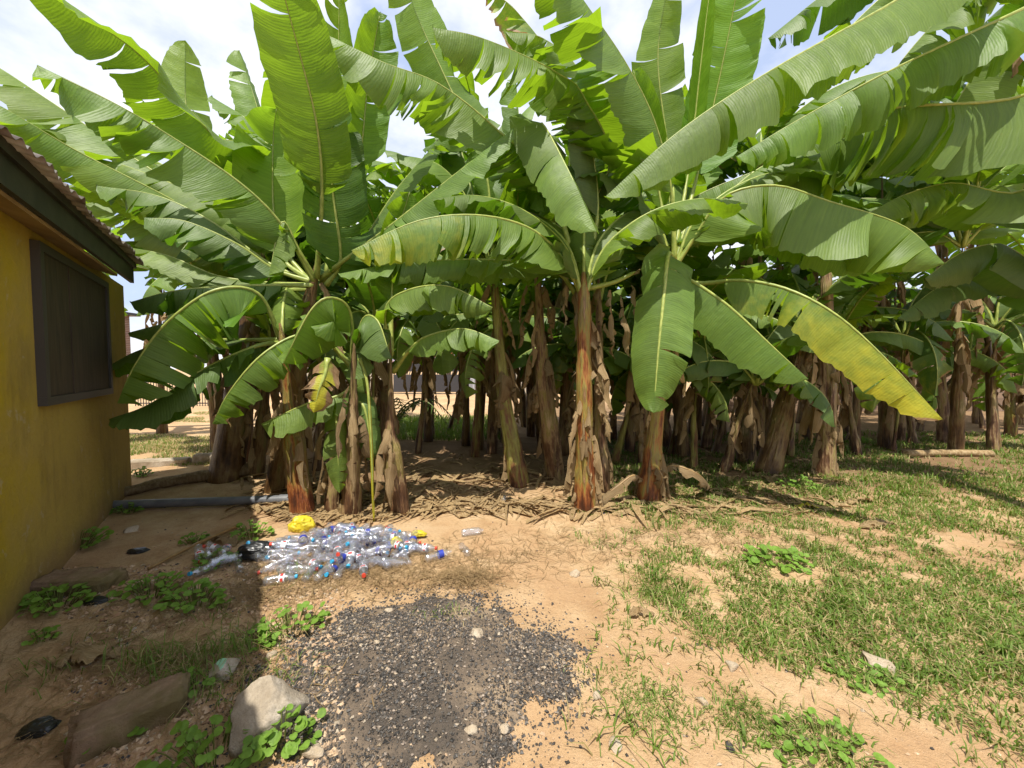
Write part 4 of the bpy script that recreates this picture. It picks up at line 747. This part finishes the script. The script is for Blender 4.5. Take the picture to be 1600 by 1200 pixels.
def litter():
    rnd = random.Random(6); g = Geo()
    def strip(x, y, L, wd, mi, lift=.01):
        a = rnd.random() * 6.28; d = V((math.cos(a), math.sin(a), 0)); s = V((-d.y, d.x, 0)) * wd; k = 4; vs = []
        cv = rnd.uniform(-.5, .5)
        for i in range(k + 1):
            t = i / k; p = V((x, y, 0)) + d * L * (t - .5) + V((-d.y, d.x, 0)) * cv * L * (t - .5) ** 2
            z = gh(p.x, p.y) + lift + abs(math.sin(t * 3.1)) * L * .09 * rnd.random(); ww = (.35 + .65 * math.sin(math.pi * min(1, t * .9 + .1))) * rnd.uniform(.7, 1.2); c = rnd.uniform(-.6, .9) * wd
            vs += [p - s * ww + V((0, 0, z + c)), p + V((0, 0, z)), p + s * ww + V((0, 0, z + rnd.uniform(-.3, .9) * wd))]
        fs = []
        for i in range(k): fs += [(3 * i, 3 * i + 1, 3 * i + 4, 3 * i + 3), (3 * i + 1, 3 * i + 2, 3 * i + 5, 3 * i + 4)]
        g.add(vs, fs, [(j * .3, i * .2) for i in range(k + 1) for j in range(3)], mi)
    for _ in range(1150):                                   # dead leaf pieces under the plants
        y = 3.85 + abs(rnd.gauss(0, 1.1)); x = rnd.uniform(-.75, .85) * y
        if noise.noise(V((x * 1.4, y * 1.4, 31))) < -.2: continue
        strip(x, y, rnd.uniform(.08, .6), rnd.uniform(.003, .02) * rnd.choice([1, 1, 2]), rnd.choice([0, 1, 1]))
    for _ in range(260):                                    # a thicker drift at the foot of the front row
        px = rnd.uniform(430, 1200); p = gp(px, 792 + rnd.gauss(0, 9)); strip(p.x, p.y, rnd.uniform(.15, .7), rnd.uniform(.005, .03), rnd.choice([0, 1, 1]), .02)
    for _ in range(1400):
        px = rnd.uniform(440, 620); p = gp(px, 800 + rnd.gauss(0, 8)); strip(p.x, p.y, rnd.uniform(.1, .35), rnd.uniform(.003, .02), 1, .03) if rnd.random() < .5 else None
    def straw(cx, cy, sx, sy, n, zz):
        for _ in range(n):
            x, y = cx + rnd.gauss(0, sx), cy + rnd.gauss(0, sy); strip(x, y, rnd.uniform(.05, .18), rnd.uniform(.001, .0026), 1, rnd.random() * zz * math.exp(-((x - cx) / sx) ** 2 / 2 - ((y - cy) / sy) ** 2 / 2) + .004)
    for (px, py, sx, sy, n, zz) in [(725, 908, .16, .08, 420, .07), (560, 905, .35, .12, 700, .03), (420, 925, .2, .12, 420, .03), (640, 880, .4, .12, 500, .02), (1000, 840, .7, .25, 800, .02), (800, 870, .5, .2, 420, .015), (280, 1040, .25, .1, 330, .03), (100, 1150, .2, .12, 160, .02), (1250, 850, .7, .3, 700, .02), (250, 930, .5, .3, 700, .02), (180, 1020, .4, .2, 600, .02), (330, 1110, .3, .12, 200, .015), (1150, 800, .6, .15, 500, .03)]:
        c = gp(px, py); straw(c.x, c.y, sx, sy, n, zz)
    tag(g.build('leaf_litter', [MAT['dry'], MAT['straw']]), 'dry straw and shredded dead leaves littering the ground', 'leaf litter', kind='stuff')
litter()
for k, (px, py, L, hw, y_, lab) in enumerate([(1370, 824, .42, .06, 0, 'curled tan dead leaf lying on the green grass'), (1265, 797, .3, .05, .6, 'yellow brown dead leaf flat in the grass'), (1345, 787, .35, .05, 0, 'flat pinkish brown dead leaf in grass, farther one'), (440, 752, .3, .07, 0, 'crumpled tan dead leaf at orange stem base'), (140, 1035, .32, .07, 0, 'crumpled beige dead leaf in the shade by the blocks'), (1003, 965, .16, .035, 0, 'small folded brown dead leaf on bare sand at grass edge'), (350, 850, .3, .06, 0, 'beige dead leaf hanging on the thin brown stick')]):
    p = gp(px, py); r = random.Random(900 + k); a = r.uniform(-.3, .3)
    d = V((math.cos(a), math.sin(a), 0)); pts = [p - d * L / 2 + V((0, 0, .02)), p - d * L / 6 + V((0, .02, .05)), p + d * L / 6 + V((0, 0, .04)), p + d * L / 2 + V((0, 0, .02))]
    o = make_leaf(None, pts, hw, fold=(-.2, -.3), tears=2, seed=900 + k, mat='dry' if not y_ else 'leaf', dry=1.2 * (y_ > 0), yel=y_ * 1.4, pf=0, rag=.2, step=.02, crinkle=.03, rib=None, name='dead_leaf')
    me = o.data; me.transform(__import__('mathutils').Matrix.Translation(-p)); o.location = p; tag(o, lab, 'dead leaf', 'dead leaves on the ground')

# broad-leaved weeds
MAT['weed'] = grass_m('weed_leaf', (.11, .20, .025), (.19, .32, .05), (.28, .5, .04)); MAT['weed_stem'] = grass_m('weed_stem', (.14, .16, .04), (.22, .24, .07), (.2, .3, .05))
def weed(px, py, rad, n, ls, label, seed, hgt=.12):
    c = gp(px, py); rnd = random.Random(seed); g = Geo()
    for k in range(n):
        a = rnd.random() * 6.28; r = rad * math.sqrt(rnd.random()); x, y = c.x + r * math.cos(a) * 1.2, c.y + r * math.sin(a) * .8
        z = gh(x, y) + hgt * rnd.uniform(.25, 1) * (1.1 - .6 * r / rad); p = V((x, y, z)); q = V((c.x + (x - c.x) * .55, c.y + (y - c.y) * .55, gh(x, y) - .01))
        g.tube([q, q.lerp(p, .6) + V((0, 0, .01)), p], .0022, 4, 1, False)
        s = ls * rnd.uniform(.55, 1.2); nrm = V((rnd.uniform(-.5, .5), rnd.uniform(-.7, .2), 1)).normalized(); d = V((x - c.x + rnd.uniform(-.03, .03), y - c.y + rnd.uniform(-.03, .03), 0)); d = (d - nrm * d.dot(nrm)).normalized(); e = nrm.cross(d)
        vs = [p]; seg = 12
        for i in range(seg):
            t = 2 * math.pi * i / seg; rr = s * (1 - .13 * math.cos(t) ** 1 + (-.22 if i == seg // 2 else 0)); u = math.cos(t) * rr + s * .85; v = math.sin(t) * rr * .92
            vs.append(p + d * u + e * v + nrm * (.18 * abs(v) - .1 * (u / s - .8) ** 2 * s))
        vs[0] = p + d * s * .85 - nrm * .08 * s
        g.add(vs, [(0, 1 + i, 1 + (i + 1) % seg) for i in range(seg)], None, 0)
    tag(g.build('weed', [MAT['weed'], MAT['weed_stem']], None, c, origin=c), label, 'weed', 'round leaved weeds in the yard')
for k, (px, py, rad, n, ls, lab, hg) in enumerate([
    (455, 985, .17, 30, .03, 'bright weed on left rim of the tar heap, lit by the sun', .16), (400, 1012, .07, 12, .026, 'small weed between the mint topped stone and the tar rim', .09), (192, 1145, .075, 14, .024, 'round leaved weed before right half of the near mossy block', .08), (135, 1172, .07, 16, .024, 'round leaved weed before left half of the near mossy block', .09),
    (305, 1075, .08, 14, .022, 'small weed beside the end of near mossy block', .09), (440, 1160, .12, 26, .03, 'lush weed in front of the large grey rock', .14), (330, 1195, .2, 50, .03, 'wide clump of weeds cut by bottom picture edge', .12), (90, 945, .17, 50, .03, 'dense weed clump against the wall before the far mossy block', .14),
    (115, 855, .2, 48, .035, 'dense weed clump at foot of wall beyond the far mossy block', .18), (235, 930, .17, 40, .03, 'weed clump in the shade left of the black bag, bigger of two', .13), (305, 945, .17, 44, .032, 'weed clump in the shade just below the bottles', .13), (395, 838, .14, 30, .032, 'weed growing at upper left of the bottle heap', .15), (305, 850, .09, 18, .028, 'small weed over the thin brown stick', .12),
    (335, 885, .14, 30, .03, 'weed at left tip of the bottle heap', .14), (65, 1000, .06, 14, .024, 'tiny weed alone on shaded soil near left edge', .08), (200, 800, .12, 26, .03, 'dim weed under the grey pipe by the wall', .1), (1215, 880, .2, 40, .04, 'bluish broad leaved weed within the grass', .1), (1330, 690, .3, 60, .04, 'leafy weed patch in the shade behind the skirted plant', .14),
    (1245, 765, .18, 40, .03, 'weed growing at foot of the skirted dead leaves', .2), (905, 790, .1, 18, .03, 'little weed at foot of the split yellow stem', .1), (1360, 1060, .16, 34, .02, 'creeping weed hugging the big yellowish stone', .05), (1290, 1175, .2, 44, .022, 'low weed at bottom edge on right side', .07), (220, 745, .1, 24, .03, 'weed tuft between house corner and the kerb', .15)]):
    weed(px, py, rad, int(n * 1.7), ls * .72, lab, 700 + k, hg)

# ---- plastic bottles
def plastic(name, col, gl=(1, 1, 1), fac=.3):
    m = M(name); t = m.t
    tr = m.n('BsdfTransparent', {'Color': (*col, 1)}); gls = m.n('BsdfGlossy', {'Color': (*gl, 1), 'Roughness': .08}); df = m.n('BsdfDiffuse', {'Color': (.74, .75, .78, 1)})
    lw = m.n('LayerWeight', {'Blend': .38}); cl = m.ramp(lw.outputs['Facing'], [(.0, (.16, .16, .16)), (.55, (.26, .26, .26)), (1., (.8, .8, .8))])
    bn = m.n('Bump', {'Height': m.noise(obc(m), 75, 3), 'Distance': .004, 'Strength': .7}); m.l(bn.outputs[0], gls.inputs['Normal'])
    a = m.n('MixShader', {'Fac': fac}); m.l(tr.outputs[0], a.inputs[1]); m.l(df.outputs[0], a.inputs[2])
    b = m.n('MixShader'); m.l(cl, b.inputs[0]); m.l(a.outputs[0], b.inputs[1]); m.l(gls.outputs[0], b.inputs[2]); m.l(b.outputs[0], m.o.inputs['Surface']); return m.m
PL = [plastic('clear_plastic', (.96, .96, .98), fac=.07), plastic('bluish_plastic', (.90, .92, .98), fac=.10)]
def flatm(name, col, rough=.45):
    m = M(name); n1 = m.noise(obc(m), 40, 3); m.set(color=m.ramp(n1, [(.35, tuple(x * .8 for x in col)), (.65, col)]), rough=rough); return m.m
LBM = {'blue': flatm('blue_label', (.03, .05, .36)), 'white': flatm('white_label', (.72, .72, .76)), 'red': flatm('red_label', (.6, .05, .04)), 'cyan': flatm('cyan_cap', (.04, .35, .6)), 'redcap': flatm('red_cap', (.6, .06, .03)), 'yellow': flatm('yellow_plastic', (.62, .5, .03)), 'black': flatm('black_plastic', (.014, .015, .017), .35)}
def make_bottle(name, pm_, lab, capm, L=.2, r=.032, dent=0, label='', group=None):
    prof = [(0, .3), (.004, .75), (.012, .95), (.03, 1), (.05, .93), (.065, 1), (.08, .93), (.095, 1), (.1, 1.0), (.135, 1.0), (.14, .95), (.152, 1), (.165, .92), (.178, .6), (.188, .38), (.2, .36)]
    vs = []; fs = []; seg = 14; k = L / .2
    for z, q in prof:
        for s in range(seg):
            a = 2 * math.pi * s / seg; x, y = math.cos(a) * r * q, math.sin(a) * r * q
            if dent: x *= 1 - dent * math.exp(-((z - .08) / .045) ** 2); y *= 1 + dent * .3 * math.exp(-((z - .08) / .045) ** 2)
            vs.append((x, y, z * k))
    for i in range(len(prof) - 1):
        for s in range(seg): fs.append((i * seg + s, i * seg + (s + 1) % seg, (i + 1) * seg + (s + 1) % seg, (i + 1) * seg + s))
    fs.append(tuple(reversed(range(seg))))
    o = mesh(name, vs, fs, pm_); tag(o, label, 'bottle', group)
    if lab:
        g = Geo(); g.tube([(0, 0, .1 * k), (0, 0, .117 * k), (0, 0, .135 * k)], r * 1.02, 14, 0, False)
        if lab == 'white':
            ov = Geo(); lb = g.build('label_band', LBM['white'], o); ov.tube([(0, 0, .108 * k), (0, 0, .126 * k)], r * 1.05, 14, 0, False); ov.f = [f for i, f in enumerate(ov.f) if i % 14 in (1, 2, 4, 5, 8, 9, 11)]; ov.mi = [0] * len(ov.f); ov.build('label_print', LBM['red'], lb)
        else: g.build('label_band', LBM[lab], o)
    if capm:
        g = Geo(); g.tube([(0, 0, .196 * k), (0, 0, .205 * k), (0, 0, .213 * k)], r * .45, 12); g.build('cap', LBM[capm], o, smooth=False)
    return o
GBt = 'clear plastic bottles dumped in a heap'
protos = [make_bottle('plastic_bottle', PL[i % 2], lb, cp, L, .031, dn, 'p', GBt) for i, (lb, cp, L, dn) in enumerate([('blue', 'cyan', .2, .25), ('white', 'redcap', .21, 0), (None, 'cyan', .19, .45), (None, None, .2, .2), ('blue', None, .22, 0), (None, 'redcap', .2, .3), (None, None, .18, .5), ('white', 'cyan', .2, .15)])]
KL = ['clear bottle with a dark blue label band and cap in the heap', 'clear bottle with white label printed red, within the heap', 'pinched clear bottle with blue cap and no label in the heap', 'clear bottle without cap or label in the heap', 'long clear bottle with dark blue band and no cap in the heap', 'clear bottle with red cap and no label in the heap', 'squashed short clear bottle without cap or label in the heap', 'clear bottle with white red printed label and blue cap in heap']
def copy_tree(o, parent=None):
    c = o.copy(); COL.objects.link(c)
    if parent: c.parent = parent
    for ch in [x for x in o.children]: copy_tree(ch, c)
    return c
rnd = random.Random(17); used = [False] * 8
def put_bottle(k, loc, rot, label=None, group=GBt):
    o = protos[k] if not used[k] else copy_tree(protos[k]); used[k] = True
    o.location = loc; o.rotation_euler = rot; o['label'] = label or KL[k]
    if group: o['group'] = group
    elif 'group' in o: del o['group']
    return o
placed = []; tries = 0
c0 = gp(535, 865); c1 = gp(370, 875); c2 = gp(605, 858)
while len(placed) < 135 and tries < 9000:
    tries += 1; q = rnd.random()
    cc, sx, sy, hz = (c0, .62, .36, .13) if q < .74 else ((c1, .32, .22, .05) if q < .89 else (c2, .32, .18, .05))
    u, v = rnd.uniform(-1, 1), rnd.uniform(-1, 1)
    if u * u + v * v > 1: continue
    x, y = cc.x + u * sx, cc.y + v * sy; top = hz * (1 - (u * u + v * v)) ; z = gh(x, y) + .03 + top * rnd.choice([0, .5, 1, 1])
    if any((V((x, y, z)) - p).length < .058 for p in placed): continue
    placed.append(V((x, y, z))); a = rnd.random() * 6.28; tilt = math.pi / 2 + rnd.gauss(0, .22)
    k = rnd.choice([0, 1, 2, 3, 3, 3, 4, 5, 6, 6, 6, 2, 3, 7]); d = V((math.sin(tilt) * math.cos(a), math.sin(tilt) * math.sin(a), math.cos(tilt)))
    e = d.to_track_quat('Z', 'Y').to_euler(); put_bottle(k, V((x, y, z)) - d * .1 + V((0, 0, max(0, -d.z * .1) * .4)), e)
for k, px, py, a, lab in [(3, 738, 836, .25, 'clear empty bottle lying alone behind the others, farthest right'), (6, 727, 866, -1.1, 'crushed clear bottle lying askew on sand right of the pile'), (4, 683, 874, .55, 'clear bottle with dark band, nearest of the pair right of heap'), (1, 660, 862, -.1, 'clear bottle with pale label, rear of the pair right of heap'), (3, 533, 898, 1.7, 'clear ribbed bottle pointing at the camera in front of the heap'), (7, 437, 912, .3, 'clear bottle with white label lying before the heap, lowest left'), (6, 789, 782, 1.4, 'small clear bottle far back in the shade of the grove')]:
    p = gp(px, py); d = V((math.cos(a), math.sin(a), .02)); put_bottle(k, p - d * .1 + V((0, 0, .033)), d.to_track_quat('Z', 'Y').to_euler(), lab, None)
def bag(px, py, size, seed, mat, label, dz=0):
    c = gp(px, py); bm = bmesh.new(); bmesh.ops.create_icosphere(bm, subdivisions=5, radius=1)
    for v in bm.verts:
        p = v.co.copy(); k = 1 + .28 * noise.noise(p * 1.4 + V((seed, 0, 0))) - .16 * abs(noise.noise(p * 3.2 + V((seed, 3, 0)))) - .07 * abs(noise.noise(p * 8 + V((seed, 5, 0))))
        v.co = V((p.x * size[0] * k, p.y * size[1] * k, max(p.z, -.55) * size[2] * k))
    me = bpy.data.meshes.new('plastic_bag'); bm.to_mesh(me); bm.free(); me.materials.append(mat); me.polygons.foreach_set('use_smooth', [True] * len(me.polygons))
    o = link('plastic_bag', me, None, (c.x, c.y, c.z + size[2] * .5 + dz)); return tag(o, label, 'bag')
bag(472, 828, (.115, .09, .095), 2, LBM['yellow'], 'bulging yellow plastic bag behind the bottle heap')
bag(619, 856, (.05, .045, .045), 4, LBM['yellow'], 'small yellow plastic scrap, left one at right of the heap', .02)
bag(654, 840, (.07, .035, .03), 6, LBM['yellow'], 'flat yellow plastic scrap, right one beside the heap', .02)
bag(402, 872, (.15, .09, .075), 7, LBM['black'], 'crumpled black plastic bag at left of the bottle heap', .02)
bag(60, 1140, (.07, .05, .02), 9, LBM['black'], 'torn dark plastic bag on the soil at lower left')
bag(215, 862, (.09, .05, .018), 12, LBM['black'], 'flattened black plastic scrap in the shade left of the stick')
bag(150, 940, (.07, .05, .015), 13, LBM['black'], 'flat black plastic scrap below the far mossy block')

# ================================================================== FAR BACKGROUND
def far():
    bmw = M('grey_render'); bmw.set(color=bmw.ramp(bmw.noise(obc(bmw), 2, 5), [(.35, (.3, .26, .2)), (.7, (.5, .45, .36))]), rough=.9)
    # block wall at right
    blk = M('brown_blocks'); br = blk.n('TexBrick', {'Color1': (.30, .20, .13, 1), 'Color2': (.22, .14, .09, 1), 'Mortar': (.13, .09, .065, 1), 'Scale': 1.0, 'Brick Width': .46, 'Row Height': .22, 'Mortar Size': .012})
    sp = blk.n('SeparateXYZ', {'Vector': obc(blk)}); cb = blk.n('CombineXYZ', {'X': sp.outputs[0], 'Y': sp.outputs[2]}); blk.l(cb.outputs[0], br.inputs['Vector'])
    blk.set(color=blk.mix(blk.math('MULTIPLY', blk.noise(obc(blk), 5, 5), .5), br.outputs[0], (.1, .075, .05)), rough=.95); blk.bump(br.outputs['Fac'], -.01, .6)
    g = Geo(); g.box((0, 0, 1.05), 22, .2, 2.2); wl = tag(g.build('block_wall', blk.m, None, (17.5, 13.2, 0), smooth=False), 'brown concrete block wall behind the grove at right', 'wall')
    cop = Geo(); cop.box((0, 0, 2.18), 22.1, .28, .06); cop.build('coping', bmw.m, wl, smooth=False)
    # gate, tiled pillar, wall in the middle gap
    dk = M('dark_gate_metal'); dk.set(color=(.035, .035, .04), rough=.45)
    org_ = M('orange_lattice'); org_.set(color=(.45, .13, .05), rough=.6)
    gx, gy = bx(672, 22), 22
    e = empty('gate', (gx, gy, 0), 'dark metal gate with an orange lattice top across the yard', 'gate')
    g = Geo(); g.box((0, 0, .62), 4.2, .06, 1.0); g.box((0, 0, 1.55), 4.2, .06, .5)
    for i in range(34): g.box((-2.03 + .123 * i, 0, 1.21), .045, .05, .24, ax=(V((1, 0, .0)), V((0, 1, 0)), V((.35, 0, .94))))
    g.build('gate_panel', dk.m, e, smooth=False)
    g = Geo(); g.box((0, 0, 1.83), 4.2, .07, .05); g.box((0, 0, 2.33), 4.2, .07, .05)
    for i in range(46):
        for s in (-1, 1): g.box((-2.05 + .091 * i, .01 * s, 2.08), .028, .02, .5, ax=(V((1, 0, 0)), V((0, 1, 0)), V((.3 * s, 0, .95))))
    g.build('lattice', org_.m, e, smooth=False)
    til = M('grey_tiles'); br = til.n('TexBrick', {'Color1': (.22, .23, .26, 1), 'Color2': (.26, .27, .3, 1), 'Mortar': (.6, .6, .6, 1), 'Scale': 1.0, 'Brick Width': .3, 'Row Height': .3, 'Mortar Size': .012, 'Bias': 0}, offset=0)
    sp = til.n('SeparateXYZ', {'Vector': obc(til)}); cb = til.n('CombineXYZ', {'X': sp.outputs[0], 'Y': sp.outputs[2]}); til.l(cb.outputs[0], br.inputs['Vector']); til.set(color=br.outputs[0], rough=.3)
    g = Geo(); g.box((0, 0, 1.3), .62, .62, 2.6); p_ = tag(g.build('gate_pillar', til.m, None, (gx + 2.5, 22, 0), smooth=False), 'grey tiled pillar right of the dark gate', 'pillar')
    g = Geo(); g.box((0, 0, 2.64), .8, .8, .1); g.build('pillar_cap', bmw.m, p_, smooth=False)
    g = Geo(); g.box((0, 0, 1.1), 9, .2, 2.2); tag(g.build('yard_wall', bmw.m, None, (gx + 7.4, 22.1, 0), smooth=False), 'weathered beige yard wall right of the tiled pillar', 'wall')
    g = Geo(); g.box((0, 0, 1.1), 7, .2, 2.2); tag(g.build('yard_wall', bmw.m, None, (gx - 5.7, 22.1, 0), smooth=False), 'weathered beige yard wall left of the dark gate', 'wall')
    # house with brick column seen past the house corner
    brk = M('red_bricks'); br = brk.n('TexBrick', {'Color1': (.2, .12, .09, 1), 'Color2': (.15, .09, .07, 1), 'Mortar': (.35, .3, .26, 1), 'Scale': 1.0, 'Brick Width': .24, 'Row Height': .09, 'Mortar Size': .01})
    sp = brk.n('SeparateXYZ', {'Vector': obc(brk)}); cb = brk.n('CombineXYZ', {'X': sp.outputs[0], 'Y': sp.outputs[2]}); brk.l(cb.outputs[0], br.inputs['Vector']); brk.set(color=br.outputs[0], rough=.9)
    g = Geo(); g.box((0, 0, 2.1), 3.2, 3, 4.2); h_ = tag(g.build('brick_house', brk.m, None, (-21.4, 18.5, 0), smooth=False), 'red brick house corner seen past the ochre house', 'house')
    g = Geo(); g.box((0, 0, 4.26), 3.8, 3.6, .14); g.build('roof', dk.m, h_, smooth=False)
    # grille fence beyond the lawn
    e = empty('grille_fence', (bx(290, 15), 15, 0), 'thin dark bar fence beyond the sunny lawn', 'fence'); g = Geo()
    for i in range(40): g.box((-2 + i * .105, 0, .5), .02, .02, 1.0)
    for z in (.12, .95): g.box((.05, .015, z), 4.2, .02, .04)
    g.build('bars', dk.m, e, smooth=False)
    # trees beyond
    lm = grass_m('tree_leaf', (.06, .10, .025), (.12, .17, .05), (.2, .3, .05)); tm = M('tree_bark'); tm.set(color=(.14, .1, .07), rough=.9)
    def tree(x, y, h, rad, seed, label, n=1600):
        e = empty('broadleaf_tree', (x, y, 0), label, 'tree', 'trees beyond the yard walls'); r = random.Random(seed); g = Geo()
        tops = []
        g.tube([(0, 0, 0), (.1, 0, h * .3), (0, .1, h * .6)], lambda t, a: .22 * (1 - .6 * t), 8)
        for k in range(8):
            a = k * .8; q = V((math.cos(a) * rad * .6, math.sin(a) * rad * .6, h * r.uniform(.55, .9))); tops.append(q); g.tube([(0, 0, h * .35), q * .6 + V((0, 0, h * .1)), q], lambda t, a: .07 * (1 - .8 * t), 5)
        g.build('trunk', tm.m, e); f = Geo()
        for _ in range(n):
            c = r.choice(tops); p = c + V((r.gauss(0, rad * .28), r.gauss(0, rad * .28), r.gauss(0, h * .09))); s = r.uniform(.08, .2); u = V((r.gauss(0, 1), r.gauss(0, 1), r.gauss(0, .6))).normalized(); v = u.orthogonal().normalized()
            f.add([p - u * s, p + v * s * .5, p + u * s, p - v * s * .5], [(0, 1, 2, 3)])
        f.build('crown', lm, e)
    tree(bx(1480, 17), 17, 5.2, 2.4, 1, 'pale leafy tree behind the block wall'); tree(bx(1580, 24), 24, 4.2, 2.8, 2, 'low bushy tree far right beyond the wall'); tree(bx(700, 30), 30, 6, 4, 3, 'broad tree behind the dark gate', 2200); tree(bx(900, 28), 28, 6.5, 4, 4, 'broad tree behind the beige yard wall', 2200)
    tree(bx(560, 29), 29, 6, 4, 8, 'broad tree left of the gate beyond the wall', 2200); tree(bx(1150, 19), 19, 6, 3.5, 9, 'dense tree behind left end of the block wall', 2600); tree(bx(1300, 18), 18, 6, 3, 10, 'tall tree behind the middle of block wall', 2200)
    # coconut palm and pole
    def pinnate(g, P, hw, n=26):
        C, L = catmull(P, n); g.tube(C, lambda t, a: .02 * (1 - .7 * t), 5, 1, False)
        for i in range(2, n):
            T = (C[min(i + 1, n)] - C[i - 1]).normalized(); s = T.cross(V((0, 0, 1))).normalized(); w_ = hw * math.sin(math.pi * (.12 + .86 * i / n)) ** .6
            for sd in (-1, 1):
                p = C[i]; q = p + s * sd * w_ * .9 + T * w_ * .45 - V((0, 0, w_ * .35)); k = T * .018 * (hw / .3); g.add([p - k, p + k, q], [(0, 1, 2)])
    e = empty('coconut_palm', (bx(1531, 26), 26, 0), 'slim coconut palm far beyond the block wall', 'palm tree'); g = Geo(); g.tube([(0, 0, 0), (.1, 0, 3), (-.1, 0, 6.2)], lambda t, a: .1, 8); g.build('trunk', tm.m, e)
    for k in range(11):
        a = k * .57; g = Geo(); d = V((math.cos(a), math.sin(a), 0)); b = V((-.1, 0, 6.2)); pinnate(g, [b, b + d * .8 + V((0, 0, .5)), b + d * 1.6 + V((0, 0, .2)), b + d * 2.1 - V((0, 0, .6))], .45); g.build('frond', [lm, tm.m], e)
    e = empty('utility_pole', (bx(1549, 30), 30, 0), 'thin utility pole on the skyline at right', 'pole'); g = Geo(); g.tube([(0, 0, 0), (0, 0, 4.6)], .1, 8); g.build('post', tm.m, e); g = Geo(); g.box((0, 0, 4.3), 1.6, .08, .08); g.build('crossarm', tm.m, e)
    # palm seedling in the middle gap
    c = gp(588, 700); c.y = 6.6; c.x = bx(600, 6.6); c.z = 0
    e = empty('palm_seedling', c, 'dark feathery palm seedling in the shade behind the slender plant', 'palm')
    for k in range(8):
        a = -.4 + k * .62; g = Geo(); d = V((math.cos(a), math.sin(a) * .6, 0)); pinnate(g, [V((0, 0, 0)), d * .3 + V((0, 0, .7)), d * .8 + V((0, 0, .95)), d * 1.25 + V((0, 0, .55))], .3, 22); g.build('frond', [MAT['leaf_deep'], MAT['rib_dark']], e)
    # shrub by the wall, red cloth
    rc = flatm('red_cloth', (.6, .05, .07), .8); g = Geo(); vs = []; fs = []
    for j in range(9):
        for i in range(9): vs.append((i * .09, .04 * math.sin(i * 1.3) + .012 * j, -j * .09))
    for j in range(8):
        for i in range(8): q = j * 9 + i; fs.append((q, q + 1, q + 10, q + 9))
    g.add(vs, fs); g.add([(x, y + .006, z) for x, y, z in vs], [f[::-1] for f in fs]); p = at(812, 530, 14); tag(g.build('red_cloth', rc, None, p), 'red cloth hung up behind the middle stems', 'cloth')
    e = empty('washing_line', (p.x - 1.6, 14, 0), 'thin washing line on two posts behind the grove', 'washing line'); g = Geo()
    for x in (0, 4.0): g.tube([(x, 0, 0), (x, 0, p.z + .15)], .025, 7)
    g.build('post', tm.m, e); g = Geo(); g.tube([(0, 0, p.z + .012), (2, 0, p.z + .004), (4, 0, p.z + .012)], .006, 5); g.build('line', dk.m, e)
far()
